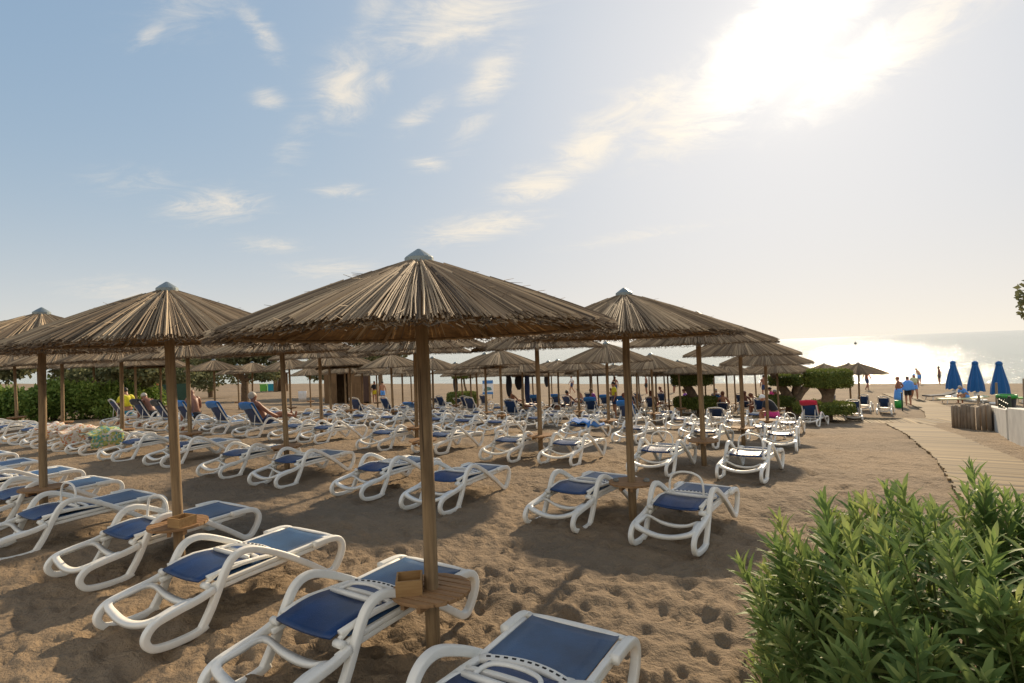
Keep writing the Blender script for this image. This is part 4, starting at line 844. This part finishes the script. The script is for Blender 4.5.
person(-10.6, 46, R(90), 'stand', 'bare-backed person in blue and yellow trunks right of the hut', M_skin, M_hair, None, M_blues)
person(5.72, 56, R(190), 'walk', 'person in a white shirt walking along the shore', M_skin, M_hair, M_whitec, M_navy)
for i, (x, y, rz, ps, sk, tp, lg, lab) in enumerate([
    (19.32, 44, R(90), 'stand', M_skind, None, M_navy, 'broad bare-backed person standing between the far parasols, looking at the sea'),
    (21.7, 46, R(40), 'hips', M_skind, None, M_black, 'person with hands on hips by the far right parasol pole'),
    (23.3, 46.5, R(200), 'stand', M_skin, M_greenc, M_navy, 'person in a green top beside the far topiary'),
    (12.1, 52, R(150), 'stand', M_skind, None, M_black, 'tanned person standing by the water behind the boy in yellow'),
    (14.9, 53, R(10), 'lean', M_skind, None, M_navy, 'person leaning forward by the water left of the slanting topiary'),
    (8.9, 50, R(90), 'stand', M_skind, None, M_navy, 'person standing alone close to the shore near the centre')]):
    person(x, y, rz, ps, lab, sk, M_hair, tp, lg)
on_lounger((2, -14.05), label='grey-haired sunbather lying back on a raised lounger, nearest of the sunbathers', skin=M_skind, hair=M_hairg, legs=M_navy, sub=2)
on_lounger((2, -17.2), 'sit', label='bald suntanned man sitting on a lounger with his arms on his knees', skin=M_skind, hair='bald', legs=M_black, sub=2)
on_lounger((2, -20.0), 'hunch', label='sunbather with a pale cap bending forward, seen from the side', skin=M_skind, hair=M_hairg, legs=M_black, sub=2)
on_lounger((2, -21.5), 'sit', label='person in a yellow top sitting beside the hedge behind the left loungers', skin=M_skin, hair=M_hair, top=M_yellow, legs=M_teal)
on_lounger((10, -3.1), 'hunch', label='person in a white cap and pink shorts sitting on a lounger under a parasol', skin=M_skin, hair=M_whitec, top=M_black, legs=M_pink, sub=2)
on_lounger((8, -2.2), 'sit', label='seated person in a light blue top under the far right parasol', skin=M_skin, top=M_blues, legs=M_navy)
g = random.Random(77)
for key, ps, sk, tp, lg, lab in [
    ((5, -14.2), 'lie', M_skind, None, M_navy, 'tanned sunbather lying flat on a blue towel left of centre'), ((5, -12.4), 'lie', M_skind, None, M_black, 'second sunbather lying flat, right of the first one'),
    ((5, -8.9), 'hunch', M_skind, None, M_navy, 'red-shouldered person hunched on a lounger at the centre'), ((6, -6.2), 'recline', M_skin, None, M_black, 'sunbather reclining under the slanting topiary'),
    ((6, -9.8), 'recline', M_skind, None, M_pink, 'sunbather in pink reclining behind the boy in yellow'), ((6, -13.0), 'sit', M_skin, M_lilac, M_navy, 'person in a lilac top sitting in the far rows'),
    ((6, -14.6), 'recline', M_skind, None, M_navy, 'sunbather reclining in the far rows near the centre'), ((6, -18.2), 'recline', M_skin, None, M_navy, 'sunbather reclining in the far rows left of centre'),
    ((7, -6.0), 'recline', M_skind, None, M_black, 'sunbather lying back close behind the hedge-topped tree'), ((7, -9.2), 'sit', M_skin, M_lilac, M_black, 'person in lilac sitting upright near the shore'),
    ((7, -12.4), 'recline', M_skind, None, M_navy, 'sunbather on a half-raised lounger near the shore'), ((7, -15.6), 'sit', M_skin, None, M_navy, 'bare-chested person sitting on the shoreward row'),
    ((8, -5.2), 'sit', M_skin, M_pink, M_navy, 'person in pink sitting under the last parasols'), ((8, -8.4), 'recline', M_skind, None, M_navy, 'sunbather in the last row under the parasols'),
    ((8, -11.8), 'sit', M_skind, None, M_navy, 'person sitting sideways in the last row'), ((8, -15.2), 'recline', M_skin, None, M_black, 'sunbather in the last row left of centre'),
    ((7, -4.4), 'sit', M_skind, None, M_black, 'dark-haired person sitting with bare shoulders, behind the red towel'), ((6, -4.6), 'hunch', M_skind, None, M_navy, 'sunburnt person leaning forward under the right parasols')]:
    on_lounger(key, ps, label=lab, skin=sk, top=tp, legs=lg, hair=g.choice([M_hair, M_hairr, M_hair, M_hairg]))
# ---------------------------------------------------------------- towels and clothes
def over_back(key, m_, label, seat=False):
    """towel hung over the top of a raised backrest"""
    o = LOBJ[key]; an = R(57 if o['label'].startswith('lounger with navy') else 30); cx, sx = -math.cos(an), math.sin(an); hw = HW-.015
    def U(u, y, n): return Vector((.64+cx*u*1.12+sx*n, y, .37+sx*u*1.12-cx*n))
    prof = [(.54, -.035), (.58, -.035), (.62, -.035), (.68, -.035), (.715, 0), (.69, .045), (.55, .05), (.35, .05), (.15, .05)]
    ny = 10; V = []
    for i, (u, n) in enumerate(prof):
        for j in range(ny+1):
            y_ = -hw+2*hw*j/ny; V.append(U(u-.02*math.cos(3*y_+i)-(.03 if i == 0 else 0)*math.sin(7*y_)-.03*(y_/hw)**2*(i > 1 and i < 7), y_*(1+.03*math.sin(i*1.7)), n+.006*math.sin(11*y_+i)))
    F = [(i*(ny+1)+j, i*(ny+1)+j+1, (i+1)*(ny+1)+j+1, (i+1)*(ny+1)+j) for i in range(len(prof)-1) for j in range(ny)]
    t = mesh_obj('towel', V, F, m_, None, True); t.location = o.location; t.rotation_euler = o.rotation_euler; t.scale = o.scale; t.modifiers.new('s', 'SOLIDIFY').thickness = .012; tag(t, label, 'towel'); return t
over_back((5, -2.2), M_towelr, 'crimson towel over the raised back of the lounger by the topiary')
over_back((2, -14.05), M_towelb, 'blue towel behind the head of the grey-haired sunbather')
over_back((2, -15.7), M_towelb, 'blue striped towel over the second raised lounger from the sunbather')
over_back((2, -17.2), M_towelb, 'bright blue towel on the lounger beside the seated bald man')
over_back((2, -18.6), M_black, 'black towel over the lounger back left of the bald man')
over_back((2, -20.0), M_black, 'black towel over the leftmost raised lounger by the hedge')
for key, lab in (((4, -16.8), 'blue towel over the raised lounger in front of the hut'), ((5, -10.8), 'blue towel over the raised lounger near the centre poles'), ((4, -7.2), 'blue towel on the lounger next to the boy in yellow'),
                 ((6, -11.2), 'blue towel over a raised back in the ninth row, centre'), ((6, -16.5), 'blue towel over a raised back in the ninth row, left'), ((7, -7.4), 'blue towel over a raised back in the tenth row'),
                 ((7, -14.0), 'blue towel over a raised back in the tenth row, left of centre'), ((8, -10.2), 'blue towel over a raised back in the last row'), ((6, -7.8), 'blue towel on the half-raised lounger left of the topiary'), ((7, -17.4), 'blue towel over a raised back, far left of the tenth row')):
    over_back(key, M_towelb, lab)
def pattern_mat(name, cs, sc):
    m = bpy.data.materials.new(name); m.use_nodes = True; k = NT(m.node_tree); b = k.n['Principled BSDF']; g_ = k.node('ShaderNodeTexCoord').outputs['Object']
    vo = k.node('ShaderNodeTexVoronoi'); vo.inputs['Scale'].default_value = sc; k.set(vo.inputs['Vector'], g_); sp_ = k.node('ShaderNodeSeparateColor'); k.set(sp_.inputs[0], vo.outputs['Color'])
    n = k.node('ShaderNodeValToRGB'); n.color_ramp.interpolation = 'CONSTANT'; e = n.color_ramp.elements
    while len(e) < len(cs): e.new(.5)
    for i, c in enumerate(cs): e[i].position = i/len(cs); e[i].color = c+(1,)
    k.set(n.inputs[0], sp_.outputs[0]); k.l.new(n.outputs[0], b.inputs['Base Color']); b.inputs['Roughness'].default_value = .9; return m
M_pt1 = pattern_mat('floral_towel', [(.62, .57, .50), (.55, .36, .16), (.72, .66, .60), (.62, .60, .50), (.55, .2, .1)], 26); M_pt2 = pattern_mat('striped_towel', [(.10, .32, .30), (.42, .42, .12), (.24, .34, .12), (.55, .52, .42)], 24)
def lay_towel(key, m_, label, x0, x1, side, drop=.25, zz_=.42):
    o = LOBJ[key]; nx, ny = 12, 14; V = []
    for i in range(nx+1):
        for j in range(ny+1):
            x_ = x0+(x1-x0)*i/nx; q_ = j/ny; wdt = .68+drop; y_ = side*(.30-wdt*q_); over = max(0, -side*y_-.34); z_ = zz_+.03*math.sin(x_*9+j)-over*1.0+.12*math.exp(-((x_-.85)/.25)**2)*(over < .01)
            V.append((x_+.02*math.sin(j*1.3), -side*min(.37, -side*y_) if over > 0 else y_, z_+.012*math.sin(14*x_+5*y_)))
    t = mesh_obj('towel', V, [(i*(ny+1)+j, i*(ny+1)+j+1, (i+1)*(ny+1)+j+1, (i+1)*(ny+1)+j) for i in range(nx) for j in range(ny)], m_, None, True); t.location = o.location; t.rotation_euler = o.rotation_euler; t.scale = o.scale
    t.modifiers.new('s', 'SOLIDIFY').thickness = .012; tag(t, label, 'towel')
lay_towel((1, -15.0), M_pt2, 'green and turquoise patterned towel hanging over a lounger side', .3, 1.05, 1, .3, .50)
lay_towel((1, -16.3), M_pt1, 'white and orange flowered towel draped over a lounger at left', .2, 1.3, 1, .35, .50)
lay_towel((1, -17.6), M_pt1, 'crumpled floral towel on the lounger left of the flowered one', .3, .9, 1, .2, .50)
lay_towel((3, -6.6), M_towelb, 'plain blue towel spread on a folded lounger near the boy', .5, 1.5, 1, .05, .44)
lay_towel((5, -14.2), M_towelb, 'blue towel spread beneath the tanned sunbather', .1, 1.6, 1, .1, .40)
def garment(x, y, z_, w_, h_, m_, label, seed):
    g_ = random.Random(seed); q = MB(); N = 14; V = []
    for i in range(9):
        u = i/8; rr = w_*.45*(.18+.5*math.sin(math.pi*min(1, u*.75+.18)))*(1 if u < .9 else .8)
        for j in range(N): a_ = 2*PI*j/N; r2 = rr*(1+.28*math.sin(3*a_+seed+u*2)); V.append((r2*math.cos(a_), r2*.55*math.sin(a_), -u*h_))
    q.add(V, [(i*N+j, i*N+(j+1) % N, (i+1)*N+(j+1) % N, (i+1)*N+j) for i in range(8) for j in range(N)]+[tuple(range(N)), tuple(8*N+j for j in range(N))[::-1]])
    o = q.build('hanging_garment', m_, smooth=True); p = G(x, y, z_); o.location = p; tag(o, label, 'clothes')
garment(-.28, 30.85, 2.0, .5, 1.15, M_black, 'dark bag of clothes hanging under a parasol left of centre', 1)
garment(.30, 32.8, 2.1, .7, .9, M_black, 'black garment hanging from the parasol hooks near the centre', 2)
garment(.78, 32.8, 2.1, .45, 1.9, M_navy, 'long navy towel hanging beside the black garment', 3)
garment(-4.35, 42.9, 2.2, .55, 1.5, M_black, 'dark cloth hanging from the small clipped tree', 4)
garment(2.35, 40.5, 2.05, .5, .8, M_black, 'short dark bundle hanging on a far pole near the centre', 5)
# litter bag, post, sunbed boards, buoy, stray stones
q = MB(); q.lathe([(.001, 0), (.3, 0), (.34, .3), (.33, .62), (.30, .64), (.28, .5)], 18); o = q.build('green_tub', M_greenpl, smooth=True); o.scale = (.62, .62, .7); o.location = G(21.7, 32.2); tag(o, 'bright green tub on the sand below the person with the towel', 'tub')
q = MB(); q.tube([(0, 0, -.1), (0, 0, .95)], .03, 8); q.lathe([(.05, .93), (.05, .97), (.001, .99)], 8); o = q.build('iron_post', M_iron); o.location = G(20.6, 30.3); tag(o, 'thin black iron post at the edge of the cross path', 'post')
def sunbed(x, y, rz, m_, label, L=2.0):
    root = empty('sunbed', G(x, y), rz); tag(root, label, 'sunbed'); q = MB(); q.strip([(-L/2, 0, .30), (-L*.2, 0, .30), (L*.25, 0, .30), (L/2, 0, .42)], (0, 1, 0), .65, .09); q.build('mattress', m_, root)
    for a_ in (-1, 1):
        for b_ in (-1, 1): q = MB(); q.tube([(a_*L*.38, b_*.27, -.05), (a_*L*.36, b_*.26, .27)], .03, 6); q.build('leg', M_white, root)
sunbed(27.5, 35.0, R(-10), M_yel, 'pale yellow sunbed under the middle closed parasol', 2.6); sunbed(28.6, 38.4, R(10), M_black, 'dark covered sunbed left of the closed parasols'); sunbed(31.2, 34.5, R(-20), M_greenc, 'green sunbed below the rightmost closed parasol', 1.3)
person(27.9, 35.2, R(185), 'hunch', 'person in blue sitting on the pale yellow sunbed', M_skin, M_hairg, M_blues, M_blues)
bu = empty('buoy', (234, 388, SEA_Z)); tag(bu, 'dark round buoy far out on the glittering sea', 'buoy'); q = MB(); q.lathe([(.001, -.6), (.6, -.4), (.9, .1), (.8, .7), (.3, 1.1), (.001, 1.15)], 14); q.build('float', M_black, bu, True); q = MB(); q.tube([(0, 0, 1.1), (0, 0, 1.7)], .08, 6); q.build('staff', M_black, bu)

# ---------------------------------------------------------------- foreground oleander
def oleander():
    g = random.Random(12); root = empty('oleander_bush', G(2.34, 2.62)); tag(root, 'large leafy oleander bush filling the lower right foreground', 'bush')
    lf_ = MB(); st_ = MB(); base = Vector((0, 0, 0)); n = 0
    def leaf(p, d, L, wd, nrm):
        L *= 1.08; sd_ = d.cross(nrm).normalized(); nrm = sd_.cross(d).normalized(); V = []
        for q_, ww, dr in ((0, .12, 0), (.18, .62, .004), (.42, 1, .0), (.7, .78, -.03), (.9, .32, -.075), (1, .0, -.11)):
            c = p+d*L*q_+nrm*(L*dr*1.6); u = sd_*wd*ww; up_ = nrm*wd*.28*ww
            V += [c-u+up_, c, c+u+up_]
        lf_.add(V, [(i*3+j, i*3+j+1, i*3+3+j+1, i*3+3+j) for i in range(5) for j in range(2)])
    tips = []
    k = 0
    while k < 470:
        a = g.uniform(0, 6.283); el = math.asin(g.uniform(-.05, 1)); dv = Vector((math.cos(a)*math.cos(el), math.sin(a)*math.cos(el), math.sin(el)))
        shell = 1 if k < 330 else g.uniform(.55, .9)
        nzv = mnoise.noise(dv*2.2+Vector((3, 1, 0)))
        pz = lambda q: math.copysign(abs(q)**.72, q)
        tip = Vector((pz(dv.x)*1.15, pz(dv.y)*.95, .12+pz(dv.z)*.98))*(1+.13*nzv)*shell; tip += Vector((g.gauss(0, .05), g.gauss(0, .06), g.gauss(0, .10)))
        tip.z = min(tip.z, 1.16+g.uniform(-.06, .04))
        if tip.z < .12: continue
        k += 1; tips.append((tip, dv))
    for tip, dv in tips:
        root_p = Vector((tip.x*.35+g.gauss(0, .10), tip.y*.35+g.gauss(0, .10), -.05)); mid = root_p.lerp(tip, .55)+Vector((dv.x*.10, dv.y*.10, -.05)); dirn = (dv*.55+Vector((g.gauss(0, .16), g.gauss(0, .16), .85))).normalized()
        SL = g.uniform(.28, .46); b0 = tip-dirn*SL; st_.tube([root_p, mid, b0, tip], [.009, .007, .005, .003], 5)
        tone = min(1, max(0, .5+g.gauss(0, .13))); nw = int(SL/.036); ph = g.uniform(0, 6.28); ax = dirn.orthogonal().normalized(); ay = dirn.cross(ax)
        for w_ in range(nw):
            q_ = w_/(nw-1); p = b0+dirn*SL*q_; ph += 1.05
            for j in range(3):
                aa = ph+j*2.094+g.uniform(-.25, .25); out = ax*math.cos(aa)+ay*math.sin(aa); op = R(19+40*(1-q_)+g.uniform(-9, 12)); d = (dirn*math.cos(op)+out*math.sin(op)).normalized(); d.z -= .08*(1-q_); d.normalize()
                L = (.15 if q_ < .8 else .12)*g.uniform(.75, 1.15)*(1-.35*(q_ > .93)); lf_.tn = min(1, max(0, tone+.22*(q_-.5)+g.gauss(0, .10)))
                leaf(p, d, L, L*g.uniform(.088, .114), dirn if op > .2 else out)
    lf_.build('foliage', M_leafO, root, True); st_.build('stem', M_stem, root)
oleander()
for k_, o in LP.items():
    if k_ not in lused:
        for c_ in list(o.children_recursive): bpy.data.objects.remove(c_)
        bpy.data.objects.remove(o)
